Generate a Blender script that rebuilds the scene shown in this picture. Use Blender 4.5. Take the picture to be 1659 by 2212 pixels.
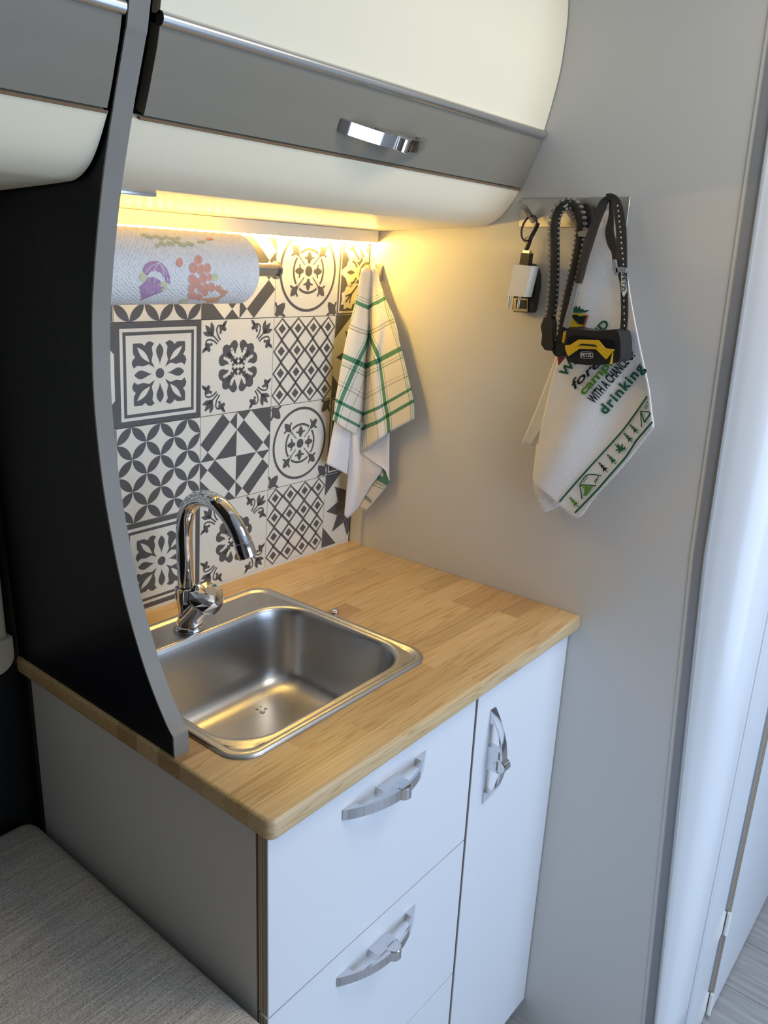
import bpy, bmesh, math, random
from mathutils import Vector, Matrix, Euler
from mathutils.geometry import tessellate_polygon

for o in list(bpy.data.objects):
    bpy.data.objects.remove(o)
SC = bpy.context.scene
COL = SC.collection
random.seed(7)
ZC = 0.90                                  # worktop height

# ------------------------------------------------------------------ camera
CAM_P = Vector((-1.16964, -1.02383, 1.45011))
CAM_E = Euler((1.2679, -0.0418, -0.8829), 'XYZ')
FPX = 1722.5
cam = bpy.data.cameras.new('camera')
cam.sensor_fit = 'HORIZONTAL'; cam.sensor_width = 36.0
cam.lens = FPX / 1659.0 * 36.0
cam.clip_start = 0.01
camo = bpy.data.objects.new('camera', cam)
camo.location = CAM_P; camo.rotation_euler = CAM_E
COL.objects.link(camo); SC.camera = camo

# ------------------------------------------------------------------ world, light, exposure
w = bpy.data.worlds.new('world'); SC.world = w; w.use_nodes = True
w.node_tree.nodes['Background'].inputs[0].default_value = (0.72, 0.84, 1.0, 1)
w.node_tree.nodes['Background'].inputs[1].default_value = 0.35

def area(name, loc, rot, sx, sy, power, color):
    l = bpy.data.lights.new(name, 'AREA'); l.shape = 'RECTANGLE'
    l.size = sx; l.size_y = sy; l.energy = power; l.color = color
    o = bpy.data.objects.new(name, l); o.location = loc; o.rotation_euler = rot
    COL.objects.link(o); return o
# daylight entering through the open side door of the van (hole in wall_opposite)
area('daylight_side_door', (-0.22, -2.06, 1.02), (math.radians(90), 0, 0), 1.20, 1.52, 20, (0.50, 0.69, 1.0))
# added warm fill light from above, over an invented ceiling opening
area('warm_overhead_fill', (-0.12, -1.15, 2.02), (0, 0, 0), 0.45, 0.45, 5.6, (1.0, 0.88, 0.70))
LED_STRENGTH = 330.0

SC.view_settings.view_transform = 'Standard'
SC.view_settings.look = 'None'
SC.view_settings.exposure = 0.24
SC.view_settings.gamma = 1.0
SC.view_settings.use_curve_mapping = False

# ------------------------------------------------------------------ pixel rays -> points on real surfaces
RM = CAM_E.to_matrix()
def ray(u, v):
    return RM @ Vector(((u - 829.5) / FPX, -(v - 1106.0) / FPX, -1.0))
def hit(u, v, n, p):
    n = Vector(n); r = ray(u, v)
    return CAM_P + r * (n.dot(Vector(p) - CAM_P) / n.dot(r))
def onx(u, v, x=0.0): return hit(u, v, (1, 0, 0), (x, 0, 0))
def ony(u, v, y): return hit(u, v, (0, 1, 0), (0, y, 0))
def onz(u, v, z=ZC): return hit(u, v, (0, 0, 1), (0, 0, z))

# ------------------------------------------------------------------ materials
def lin(r, g, b):
    f = lambda c: (c / 255 / 12.92) if c / 255 <= 0.04045 else ((c / 255 + 0.055) / 1.055) ** 2.4
    return (f(r), f(g), f(b), 1)
MATS = {}
def mat(name, color, rough=0.5, metal=0.0, noise=0.0, nscale=40, bump=0.0, bscale=200, spec=0.5, emit=None, coat=0.0, stretch=(1, 1, 1)):
    m = bpy.data.materials.new(name); m.use_nodes = True
    nt = m.node_tree; b = nt.nodes['Principled BSDF']
    b.inputs['Base Color'].default_value = color
    b.inputs['Roughness'].default_value = rough
    b.inputs['Metallic'].default_value = metal
    b.inputs['Specular IOR Level'].default_value = spec
    b.inputs['Coat Weight'].default_value = coat
    tc = nt.nodes.new('ShaderNodeTexCoord'); mp = nt.nodes.new('ShaderNodeMapping')
    mp.inputs['Scale'].default_value = stretch
    nt.links.new(tc.outputs['Object'], mp.inputs[0])
    if noise:
        n = nt.nodes.new('ShaderNodeTexNoise'); n.inputs['Scale'].default_value = nscale; n.inputs['Detail'].default_value = 5
        nt.links.new(mp.outputs[0], n.inputs['Vector'])
        mx = nt.nodes.new('ShaderNodeMix'); mx.data_type = 'RGBA'
        mx.inputs[6].default_value = tuple(c * (1 - noise) for c in color[:3]) + (1,)
        mx.inputs[7].default_value = tuple(min(1, c * (1 + noise)) for c in color[:3]) + (1,)
        nt.links.new(n.outputs[0], mx.inputs[0]); nt.links.new(mx.outputs[2], b.inputs['Base Color'])
    if bump:
        n2 = nt.nodes.new('ShaderNodeTexNoise'); n2.inputs['Scale'].default_value = bscale; n2.inputs['Detail'].default_value = 3
        nt.links.new(mp.outputs[0], n2.inputs['Vector'])
        bp = nt.nodes.new('ShaderNodeBump'); bp.inputs['Strength'].default_value = bump; bp.inputs['Distance'].default_value = 0.001
        nt.links.new(n2.outputs[0], bp.inputs['Height']); nt.links.new(bp.outputs[0], b.inputs['Normal'])
    if emit:
        b.inputs['Emission Color'].default_value = emit[0]; b.inputs['Emission Strength'].default_value = emit[1]
    MATS[name] = m
    return m
mat('white_laminate', lin(222, 222, 223), 0.42, bump=0.05, bscale=400)
mat('grey_white_laminate', lin(214, 212, 208), 0.45, bump=0.06, bscale=350)
mat('cream_laminate', lin(252, 238, 206), 0.38, bump=0.04, bscale=300)
mat('grey_laminate', lin(138, 130, 114), 0.5, spec=0.3, metal=0.0, noise=0.05, nscale=30, stretch=(1, 20, 20))
mat('satin_aluminium', lin(205, 205, 203), 0.28, metal=0.9)
mat('grey_edging', lin(140, 135, 126), 0.45, spec=0.3, metal=0.0, noise=0.08, nscale=25, bump=0.1, bscale=120)
mat('black_laminate', lin(11, 13, 24), 0.45, spec=0.2, bump=0.12, bscale=500)
mat('black_wall', lin(11, 10, 11), 0.8, bump=0.3, bscale=300)
mat('brown_edge', lin(120, 92, 62), 0.7, noise=0.2, nscale=60)
mat('ply_brown', lin(112, 100, 90), 0.8, noise=0.15, nscale=80)  # grey-brown of the ply edges showing between drawers and door
mat('plate_steel', (0.45, 0.43, 0.40, 1), 0.38, metal=1.0)
mat('dim_interior', lin(158, 150, 142), 0.8)
mat('interior_shade', lin(38, 26, 22), 0.9)  # dark brown stands in for the shade inside the cabinets
mat('wall_laminate', lin(212, 209, 203), 0.40, bump=0.05, bscale=350)
mat('trim_grey', lin(150, 151, 154), 0.45, metal=0.15)
mat('pillar_white', lin(226, 226, 226), 0.22, bump=0.03, bscale=200)
mat('tile_white', lin(226, 222, 208), 0.32, noise=0.02, nscale=60)
mat('tile_dark', lin(88, 87, 88), 0.34, noise=0.06, nscale=90)
mat('grout', lin(70, 68, 66), 0.8)
mat('steel', (0.56, 0.55, 0.54, 1), 0.33, metal=1.0, noise=0.06, nscale=18, bump=0.06, bscale=300)
mat('chrome', (0.70, 0.70, 0.72, 1), 0.05, metal=1.0)
mat('brushed_steel', (0.62, 0.60, 0.57, 1), 0.30, metal=1.0)
mat('plug_white', lin(228, 224, 214), 0.4)
mat('black_plastic', lin(30, 29, 30), 0.42)
mat('black_strap', lin(42, 41, 42), 0.75, bump=0.4, bscale=900)
mat('grey_strap', lin(140, 142, 146), 0.7, bump=0.4, bscale=900)
mat('grey_cord', lin(138, 132, 122), 0.85, bump=0.5, bscale=1200)
mat('black_cord', lin(40, 38, 36), 0.9, bump=0.6, bscale=1200)
mat('yellow_plastic', lin(226, 180, 40), 0.38)
mat('print_white', lin(232, 230, 224), 0.6)
mat('terry_white', lin(242, 240, 238), 0.95, noise=0.06, nscale=300, bump=1.0, bscale=900, spec=0.1)
mat('terry_lining', lin(238, 236, 235), 0.95, noise=0.08, nscale=400, bump=1.0, bscale=1100, spec=0.1)
mat('ink_green', lin(44, 98, 74), 0.9, spec=0.1, noise=0.25, nscale=50)
mat('ink_light_green', lin(92, 138, 60), 0.9, spec=0.1, noise=0.25, nscale=50)
mat('ink_dark', lin(34, 46, 48), 0.9, spec=0.1)
mat('ink_yellow', lin(214, 186, 50), 0.9, spec=0.1)
mat('ink_red', lin(178, 62, 48), 0.9, spec=0.1)
mat('print_purple', lin(190, 152, 184), 0.9, noise=0.18, nscale=200, spec=0.1)
mat('print_coral', lin(230, 170, 150), 0.9, noise=0.15, nscale=200, spec=0.1)
mat('print_orange', lin(228, 176, 142), 0.9, noise=0.15, nscale=200, spec=0.1)
mat('print_leaf', lin(196, 204, 168), 0.9, noise=0.2, nscale=300, spec=0.1)
mat('print_lime', lin(218, 218, 176), 0.9, noise=0.15, nscale=200, spec=0.1)
mat('print_line', lin(240, 226, 220), 0.9, spec=0.1)
mat('cardboard', lin(150, 124, 96), 0.9, noise=0.1)
mat('led', (1, 0.8, 0.3, 1), 0.4, emit=((1.0, 0.63, 0.14, 1), LED_STRENGTH))
mat('led_profile', lin(236, 226, 204), 0.5)
mat('spare_glass', (0.9, 0.95, 1, 1), 0.3)  # unused; meant for the invented ceiling opening
mat('water', (1, 1, 1, 1), 0.02)
MATS['water'].node_tree.nodes['Principled BSDF'].inputs['Transmission Weight'].default_value = 1.0
mat('cream_plastic', lin(196, 182, 152), 0.5)
mat('red_accent', lin(120, 40, 36), 0.5)
mat('gold_metal', (0.55, 0.47, 0.25, 1), 0.3, metal=1.0)

def wood_mat():
    m = bpy.data.materials.new('pine_stave'); m.use_nodes = True; nt = m.node_tree; b = nt.nodes['Principled BSDF']
    tc = nt.nodes.new('ShaderNodeTexCoord'); oi = nt.nodes.new('ShaderNodeObjectInfo')
    mul = nt.nodes.new('ShaderNodeMath'); mul.operation = 'MULTIPLY'; mul.inputs[1].default_value = 37.0
    nt.links.new(oi.outputs['Random'], mul.inputs[0])
    mp = nt.nodes.new('ShaderNodeMapping'); mp.inputs['Scale'].default_value = (0.7, 20, 20)
    nt.links.new(tc.outputs['Object'], mp.inputs[0])
    n = nt.nodes.new('ShaderNodeTexNoise'); n.noise_dimensions = '4D'
    n.inputs['Scale'].default_value = 2.2; n.inputs['Detail'].default_value = 2; n.inputs['Distortion'].default_value = 0.35
    nt.links.new(mp.outputs[0], n.inputs['Vector']); nt.links.new(mul.outputs[0], n.inputs['W'])
    m2 = nt.nodes.new('ShaderNodeMath'); m2.operation = 'MULTIPLY'; m2.inputs[1].default_value = 16.0
    nt.links.new(n.outputs[0], m2.inputs[0])
    fr = nt.nodes.new('ShaderNodeMath'); fr.operation = 'FRACT'; nt.links.new(m2.outputs[0], fr.inputs[0])
    rp = nt.nodes.new('ShaderNodeValToRGB'); e = rp.color_ramp.elements
    e[0].position = 0.0; e[0].color = (1, 1, 1, 1); e[1].position = 0.55; e[1].color = (0.97, 0.95, 0.92, 1)
    a = e.new(0.85); a.color = (0.78, 0.66, 0.51, 1); a = e.new(1.0); a.color = (0.97, 0.95, 0.92, 1)
    nt.links.new(fr.outputs[0], rp.inputs[0])
    mp2 = nt.nodes.new('ShaderNodeMapping'); mp2.inputs['Scale'].default_value = (2, 240, 240)
    nt.links.new(tc.outputs['Object'], mp2.inputs[0])
    n2 = nt.nodes.new('ShaderNodeTexNoise'); n2.inputs['Scale'].default_value = 3; n2.inputs['Detail'].default_value = 4
    nt.links.new(mp2.outputs[0], n2.inputs['Vector'])
    rp2 = nt.nodes.new('ShaderNodeValToRGB'); rp2.color_ramp.elements[0].color = (0.86, 0.82, 0.76, 1); rp2.color_ramp.elements[1].color = (1.06, 1.05, 1.04, 1)
    nt.links.new(n2.outputs[0], rp2.inputs[0])
    x1 = nt.nodes.new('ShaderNodeMix'); x1.data_type = 'RGBA'; x1.blend_type = 'MULTIPLY'; x1.inputs[0].default_value = 1
    nt.links.new(oi.outputs['Color'], x1.inputs[6]); nt.links.new(rp.outputs[0], x1.inputs[7])
    x2 = nt.nodes.new('ShaderNodeMix'); x2.data_type = 'RGBA'; x2.blend_type = 'MULTIPLY'; x2.inputs[0].default_value = 1
    nt.links.new(x1.outputs[2], x2.inputs[6]); nt.links.new(rp2.outputs[0], x2.inputs[7])
    nt.links.new(x2.outputs[2], b.inputs['Base Color'])
    b.inputs['Roughness'].default_value = 0.38; b.inputs['Coat Weight'].default_value = 0.25; b.inputs['Coat Roughness'].default_value = 0.3
    bp = nt.nodes.new('ShaderNodeBump'); bp.inputs['Strength'].default_value = 0.12; bp.inputs['Distance'].default_value = 0.0006
    nt.links.new(n2.outputs[0], bp.inputs['Height']); nt.links.new(bp.outputs[0], b.inputs['Normal'])
    MATS['pine_stave'] = m
wood_mat()

def ply_mat(name, axis):
    m = bpy.data.materials.new(name); m.use_nodes = True; nt = m.node_tree; b = nt.nodes['Principled BSDF']
    tc = nt.nodes.new('ShaderNodeTexCoord'); sp = nt.nodes.new('ShaderNodeSeparateXYZ'); nt.links.new(tc.outputs['Generated'], sp.inputs[0])
    rp = nt.nodes.new('ShaderNodeValToRGB'); rp.color_ramp.interpolation = 'CONSTANT'
    cols = [lin(176, 174, 170), lin(150, 132, 108), lin(190, 172, 142), lin(140, 120, 96), lin(192, 176, 148), lin(156, 138, 114), lin(200, 198, 195)]
    e = rp.color_ramp.elements; e[0].color = cols[0]; e[1].position = 0.12; e[1].color = cols[1]
    for i, c in enumerate(cols[2:]): a = e.new(0.29 + i * 0.155); a.color = c
    nt.links.new(sp.outputs[axis], rp.inputs[0]); nt.links.new(rp.outputs[0], b.inputs['Base Color'])
    b.inputs['Roughness'].default_value = 0.65
    MATS[name] = m
ply_mat('plywood_edge', 1)

def fabric_mat():
    m = bpy.data.materials.new('woven_fabric'); m.use_nodes = True; nt = m.node_tree; b = nt.nodes['Principled BSDF']
    tc = nt.nodes.new('ShaderNodeTexCoord')
    def streak(sc, nsc):
        mp = nt.nodes.new('ShaderNodeMapping'); mp.inputs['Scale'].default_value = sc
        nt.links.new(tc.outputs['Object'], mp.inputs[0])
        n = nt.nodes.new('ShaderNodeTexNoise'); n.inputs['Scale'].default_value = nsc; n.inputs['Detail'].default_value = 4
        nt.links.new(mp.outputs[0], n.inputs['Vector']); return n
    a = streak((7, 380, 1), 2.0); c = streak((500, 120, 1), 2.0)
    add = nt.nodes.new('ShaderNodeMath'); add.operation = 'ADD'
    nt.links.new(a.outputs[0], add.inputs[0]); nt.links.new(c.outputs[0], add.inputs[1])
    mr = nt.nodes.new('ShaderNodeMapRange'); mr.inputs[1].default_value = 0.7; mr.inputs[2].default_value = 1.3
    nt.links.new(add.outputs[0], mr.inputs[0])
    rp = nt.nodes.new('ShaderNodeValToRGB'); rp.color_ramp.elements[0].color = lin(150, 140, 128); rp.color_ramp.elements[1].color = lin(238, 227, 214)
    nt.links.new(mr.outputs[0], rp.inputs[0]); nt.links.new(rp.outputs[0], b.inputs['Base Color'])
    b.inputs['Roughness'].default_value = 0.95; b.inputs['Specular IOR Level'].default_value = 0.1
    bp = nt.nodes.new('ShaderNodeBump'); bp.inputs['Strength'].default_value = 0.6; bp.inputs['Distance'].default_value = 0.001
    nt.links.new(add.outputs[0], bp.inputs['Height']); nt.links.new(bp.outputs[0], b.inputs['Normal'])
    MATS['woven_fabric'] = m
fabric_mat()

def paper_mat():
    m = bpy.data.materials.new('kitchen_paper'); m.use_nodes = True; nt = m.node_tree; b = nt.nodes['Principled BSDF']
    b.inputs['Base Color'].default_value = lin(240, 238, 234); b.inputs['Roughness'].default_value = 0.95
    b.inputs['Specular IOR Level'].default_value = 0.1
    uv = nt.nodes.new('ShaderNodeUVMap'); uv.uv_map = 'UVMap'
    vo = nt.nodes.new('ShaderNodeTexVoronoi'); vo.inputs['Scale'].default_value = 240; vo.inputs['Randomness'].default_value = 0.35
    nt.links.new(uv.outputs[0], vo.inputs['Vector'])
    mr = nt.nodes.new('ShaderNodeMapRange'); mr.inputs[1].default_value = 0.15; mr.inputs[2].default_value = 0.45; mr.inputs[3].default_value = 1; mr.inputs[4].default_value = 0
    nt.links.new(vo.outputs['Distance'], mr.inputs[0])
    bp = nt.nodes.new('ShaderNodeBump'); bp.inputs['Strength'].default_value = 0.7; bp.inputs['Distance'].default_value = 0.0012
    nt.links.new(mr.outputs[0], bp.inputs['Height']); nt.links.new(bp.outputs[0], b.inputs['Normal'])
    MATS['kitchen_paper'] = m
paper_mat()

def floor_mat():
    m = bpy.data.materials.new('vinyl_plank'); m.use_nodes = True; nt = m.node_tree; b = nt.nodes['Principled BSDF']
    tc = nt.nodes.new('ShaderNodeTexCoord'); mp = nt.nodes.new('ShaderNodeMapping'); mp.inputs['Scale'].default_value = (40, 3, 1)
    nt.links.new(tc.outputs['Object'], mp.inputs[0])
    n = nt.nodes.new('ShaderNodeTexNoise'); n.inputs['Scale'].default_value = 2; n.inputs['Detail'].default_value = 6
    nt.links.new(mp.outputs[0], n.inputs['Vector'])
    rp = nt.nodes.new('ShaderNodeValToRGB'); rp.color_ramp.elements[0].color = lin(150, 148, 146); rp.color_ramp.elements[1].color = lin(182, 180, 178)
    rp.color_ramp.elements[0].position = 0.3; rp.color_ramp.elements[1].position = 0.7
    nt.links.new(n.outputs[0], rp.inputs[0]); nt.links.new(rp.outputs[0], b.inputs['Base Color'])
    b.inputs['Roughness'].default_value = 0.5
    MATS['vinyl_plank'] = m
floor_mat()

def plaid_mat():
    m = bpy.data.materials.new('plaid_terry'); m.use_nodes = True; nt = m.node_tree; b = nt.nodes['Principled BSDF']
    uv = nt.nodes.new('ShaderNodeUVMap'); uv.uv_map = 'UVMap'; sp = nt.nodes.new('ShaderNodeSeparateXYZ')
    nt.links.new(uv.outputs[0], sp.inputs[0])
    W = (1, 1, 1, 1); G = (0.14, 0.36, 0.27, 1); T = (0.42, 0.56, 0.50, 1); Y = (0.58, 0.58, 0.52, 1)
    def ramp(stripes, out):
        rp = nt.nodes.new('ShaderNodeValToRGB'); rp.color_ramp.interpolation = 'CONSTANT'; e = rp.color_ramp.elements
        e[0].position = 0; e[0].color = W
        e.remove(e[1])
        for c, wd, col in sorted(stripes, key=lambda s: s[0]):
            a = e.new(max(0.0001, c - wd / 2)); a.color = col
            a = e.new(min(0.9999, c + wd / 2)); a.color = W
        nt.links.new(sp.outputs[out], rp.inputs[0]); return rp
    rv = ramp([(0.165, .005, T), (0.18, .005, T), (0.205, .026, G), (0.345, .006, Y), (0.362, .006, Y), (0.50, .028, G), (0.535, .007, T), (0.553, .006, T),
               (0.66, .007, Y), (0.685, .007, Y), (0.795, .026, G), (0.885, .026, G)], 1)
    ru = ramp([(0.17, .010, T), (0.19, .008, T), (0.21, .010, T), (0.46, .008, T), (0.50, .045, G), (0.545, .010, T), (0.64, .008, Y), (0.78, .010, T), (0.805, .008, T), (0.83, .010, T)], 0)
    mx = nt.nodes.new('ShaderNodeMix'); mx.data_type = 'RGBA'; mx.blend_type = 'MULTIPLY'; mx.inputs[0].default_value = 1
    nt.links.new(rv.outputs[0], mx.inputs[6]); nt.links.new(ru.outputs[0], mx.inputs[7])
    m2 = nt.nodes.new('ShaderNodeMix'); m2.data_type = 'RGBA'; m2.blend_type = 'MULTIPLY'; m2.inputs[0].default_value = 1
    nt.links.new(mx.outputs[2], m2.inputs[6]); m2.inputs[7].default_value = lin(232, 226, 212)
    nt.links.new(m2.outputs[2], b.inputs['Base Color'])
    b.inputs['Roughness'].default_value = 0.95; b.inputs['Specular IOR Level'].default_value = 0.1
    tc = nt.nodes.new('ShaderNodeTexCoord')
    n = nt.nodes.new('ShaderNodeTexNoise'); n.inputs['Scale'].default_value = 900; nt.links.new(tc.outputs['Object'], n.inputs['Vector'])
    bp = nt.nodes.new('ShaderNodeBump'); bp.inputs['Strength'].default_value = 0.8; bp.inputs['Distance'].default_value = 0.001
    nt.links.new(n.outputs[0], bp.inputs['Height']); nt.links.new(bp.outputs[0], b.inputs['Normal'])
    MATS['plaid_terry'] = m
plaid_mat()

# ------------------------------------------------------------------ object helpers
def link(name, me, m=None, parent=None, smooth=False):
    o = bpy.data.objects.new(name, me); COL.objects.link(o)
    if m: me.materials.append(MATS[m] if isinstance(m, str) else m)
    if parent:
        o.parent = parent
        if parent.type == 'EMPTY': o.matrix_parent_inverse = Matrix.Translation(-Vector(parent.location))
    if smooth:
        for p in me.polygons: p.use_smooth = True
    return o
def obj(name, bm, m, parent=None, smooth=False, angle=None):
    bmesh.ops.recalc_face_normals(bm, faces=bm.faces)
    me = bpy.data.meshes.new(name); bm.to_mesh(me); bm.free()
    o = link(name, me, m, parent, smooth or angle is not None)
    if angle is not None: me.set_sharp_from_angle(angle=math.radians(angle))
    return o
def thing(name, label, cat, loc=(0, 0, 0), group=None):
    o = bpy.data.objects.new(name, None); COL.objects.link(o); o.location = loc; o.empty_display_size = 0.02
    return tag(o, label, cat, group)
def tag(o, label, cat, group=None):
    o['label'] = label; o['category'] = cat
    if group: o['group'] = group
    return o
def struct(o, label=None):
    o['kind'] = 'structure'
    if label: o['label'] = label
    return o
def box(bm, x0, x1, y0, y1, z0, z1):
    vs = [bm.verts.new((x, y, z)) for z in (z0, z1) for x, y in ((x0, y0), (x1, y0), (x1, y1), (x0, y1))]
    for f in ((0, 1, 2, 3), (7, 6, 5, 4), (0, 4, 5, 1), (1, 5, 6, 2), (2, 6, 7, 3), (3, 7, 4, 0)):
        bm.faces.new([vs[i] for i in f])
    return vs
def bev(bm, r, seg=2, edges=None):
    bmesh.ops.bevel(bm, geom=list(edges if edges is not None else bm.edges), offset=r, segments=seg, profile=0.5, affect='EDGES')
def boxo(name, b, m, parent=None, r=0.0, seg=2):
    bm = bmesh.new(); box(bm, *b)
    if r: bev(bm, r, seg)
    return obj(name, bm, m, parent, angle=40 if r else None)
def prism(bm, pts, d):
    """closed 3D polygon pts extruded by vector d"""
    a = [bm.verts.new(p) for p in pts]; b = [bm.verts.new(Vector(p) + Vector(d)) for p in pts]
    n = len(a)
    for i in range(n): bm.faces.new((a[i], a[(i + 1) % n], b[(i + 1) % n], b[i]))
    for loop in (a, b):
        co = [v.co for v in loop]
        for t in tessellate_polygon([co]):
            try: bm.faces.new([loop[i] for i in t])
            except ValueError: pass
def profile_x(name, yz, x0, x1, m, parent=None, angle=35):
    bm = bmesh.new(); prism(bm, [(x0, y, z) for y, z in yz], (x1 - x0, 0, 0))
    return obj(name, bm, m, parent, angle=angle)
def ribbon_profile(pts, t):
    """open yz polyline thickened by t (to its left) -> closed profile"""
    out = []
    for i, p in enumerate(pts):
        a = Vector(pts[max(0, i - 1)]); b = Vector(pts[min(len(pts) - 1, i + 1)]); d = (b - a).normalized()
        out.append((p[0] - d.y * t, p[1] + d.x * t))
    return list(pts) + out[::-1]
def catmull(pts, n):
    pts = [Vector(p) for p in pts]; out = []
    for i in range(len(pts) - 1):
        p0 = pts[max(0, i - 1)]; p1 = pts[i]; p2 = pts[i + 1]; p3 = pts[min(len(pts) - 1, i + 2)]
        for k in range(n):
            t = k / n
            out.append(0.5 * ((2 * p1) + (p2 - p0) * t + (2 * p0 - 5 * p1 + 4 * p2 - p3) * t * t + (3 * p1 - p0 - 3 * p2 + p3) * t ** 3))
    out.append(pts[-1]); return out
def tube(bm, path, rad, seg=16, caps=True, up=(0.3, 0.5, 0.8)):
    path = [Vector(p) for p in path]; n = len(path)
    rads = rad if isinstance(rad, (list, tuple)) else [rad] * n
    rings = []; ref = Vector(up)
    for i, p in enumerate(path):
        d = (path[min(n - 1, i + 1)] - path[max(0, i - 1)]).normalized()
        a = d.cross(ref)
        if a.length < 1e-4: a = d.cross(Vector((1, 0, 0)))
        a.normalize(); b = d.cross(a); ref = a.cross(d) if False else ref
        rings.append([bm.verts.new(p + (a * math.cos(2 * math.pi * k / seg) + b * math.sin(2 * math.pi * k / seg)) * rads[i]) for k in range(seg)])
    for i in range(n - 1):
        for k in range(seg):
            bm.faces.new((rings[i][k], rings[i][(k + 1) % seg], rings[i + 1][(k + 1) % seg], rings[i + 1][k]))
    if caps:
        bm.faces.new(rings[0]); bm.faces.new(rings[-1])
    return rings
def lathe(bm, prof, center, axis=(0, 0, 1), seg=32):
    """prof: (r, h) along axis; r==0 closes"""
    ax = Vector(axis).normalized(); a = ax.cross(Vector((0.31, 0.77, 0.55))).normalized(); b = ax.cross(a); c = Vector(center)
    prev = None
    for r, h in prof:
        ring = [bm.verts.new(c + ax * h)] if r < 1e-6 else [bm.verts.new(c + ax * h + (a * math.cos(2 * math.pi * k / seg) + b * math.sin(2 * math.pi * k / seg)) * r) for k in range(seg)]
        if prev:
            for k in range(seg):
                k2 = (k + 1) % seg
                f = [prev[k % len(prev)], prev[k2 % len(prev)], ring[k2 % len(ring)], ring[k % len(ring)]]
                u = []
                for v in f:
                    if v not in u: u.append(v)
                if len(u) >= 3: bm.faces.new(u)
        prev = ring
def poly(bm, pts):
    """flat or near-flat polygon, triangulated"""
    vs = [bm.verts.new(p) for p in pts]
    for t in tessellate_polygon([[v.co for v in vs]]):
        try: bm.faces.new([vs[i] for i in t])
        except ValueError: pass
def ball(bm, c, r, seg=10, sc=(1, 1, 1)):
    M = Matrix.Translation(Vector(c)) @ Matrix.Diagonal((r * sc[0], r * sc[1], r * sc[2], 1))
    bmesh.ops.create_uvsphere(bm, u_segments=seg, v_segments=max(4, seg // 2 + 1), radius=1, matrix=M)
def text_mesh(body, shear=0.0, bold=0.0, spacing=1.0):
    cu = bpy.data.curves.new('txt', 'FONT'); cu.body = body; cu.size = 1.0; cu.shear = shear; cu.offset = bold
    cu.space_character = spacing; cu.resolution_u = 3
    o = bpy.data.objects.new('txt', cu); COL.objects.link(o)
    dg = bpy.context.evaluated_depsgraph_get(); dg.update()
    me = bpy.data.meshes.new_from_object(o.evaluated_get(dg))
    bpy.data.objects.remove(o); bpy.data.curves.remove(cu)
    xs = [v.co.x for v in me.vertices]; w_ = max(xs); x0 = min(xs)
    vs = [(v.co.x - x0, v.co.y) for v in me.vertices]; fs = [tuple(p.vertices) for p in me.polygons]
    bpy.data.meshes.remove(me)
    return vs, fs, w_ - x0
def add_text(bm, body, P0, P1, height, surf, **k):
    """write text from pixel P0 to pixel P1 along its baseline; surf(u, v) gives the point on the real surface"""
    vs, fs, wd = text_mesh(body, **k)
    P0 = Vector(P0); P1 = Vector(P1); e1 = (P1 - P0) / wd; n = Vector((e1.y, -e1.x)).normalized()
    if height < 0: n = -n
    e2 = n * abs(height) / 0.72
    bv = [bm.verts.new(surf(*(P0 + e1 * x + e2 * y))) for x, y in vs]
    for f in fs:
        try: bm.faces.new([bv[i] for i in f])
        except ValueError: pass

# ================================================================== THE SETTING
LEAN = 0.0547                                        # the tiled van wall leans in
def wy(z): return -LEAN * (z - ZC)
# front edge of the partition beside the worktop, (z, y of trim inner edge, y of trim outer edge)
EDGE = [(0.0, -0.741, -0.760), (0.18, -0.737, -0.752), (1.055, -0.6865, -0.6998), (1.56, -0.676, -0.690), (2.0, -0.668, -0.682)]

# floor: a base and its planks
fl = struct(boxo('floor', (-2.1, 1.5, -2.05, 0.10, -0.03, -0.004), 'grout'))
k = 0
for i in range(-17, 9):
    x0 = 0.3665 + 0.1515 * i
    if x0 < -2.1 or x0 > 1.35: continue
    cut = -0.55 - 0.37 * ((i * 7) % 4)
    for y0, y1 in ((-2.05, cut), (cut, 0.10)):
        boxo('plank', (x0 + 0.0011, x0 + 0.1504, y0 + 0.001, y1 - 0.001, -0.004, 0.0), 'vinyl_plank', fl)
struct(boxo('ceiling', (-2.1, -0.37, -2.05, 0.10, 2.0, 2.03), 'grey_white_laminate'))
boxo('ceiling_panel', (0.13, 1.5, -2.05, 0.10, 2.0, 2.03), 'grey_white_laminate', bpy.data.objects['ceiling'])
boxo('ceiling_panel', (-0.37, 0.13, -0.90, 0.10, 2.0, 2.03), 'grey_white_laminate', bpy.data.objects['ceiling'])
boxo('ceiling_panel', (-0.37, 0.13, -2.05, -1.40, 2.0, 2.03), 'grey_white_laminate', bpy.data.objects['ceiling'])

# tiled wall: dark backing with a lean, tiles added below
wb = struct(profile_x('wall_back', [(wy(ZC - .02) + .003, ZC - .02), (wy(1.53) + .003, 1.53), (wy(1.53) + .03, 1.53), (wy(ZC - .02) + .03, ZC - .02)], -0.70, -0.0005, 'grout'))
struct(boxo('wall_lounge', (-2.1, -0.675, 0.036, 0.068, 0.0, 2.0), 'black_wall'))
struct(boxo('wall_rear', (-0.70, 1.5, 0.07, 0.10, 0.0, 2.0), 'grey_white_laminate'))
struct(boxo('wall_left', (-2.1, -2.07, -2.05, 0.036, 0.0, 2.0), 'dim_interior'))
struct(boxo('wall_end', (1.47, 1.5, -2.05, 0.07, 0.0, 2.0), 'white_laminate'))
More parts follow.
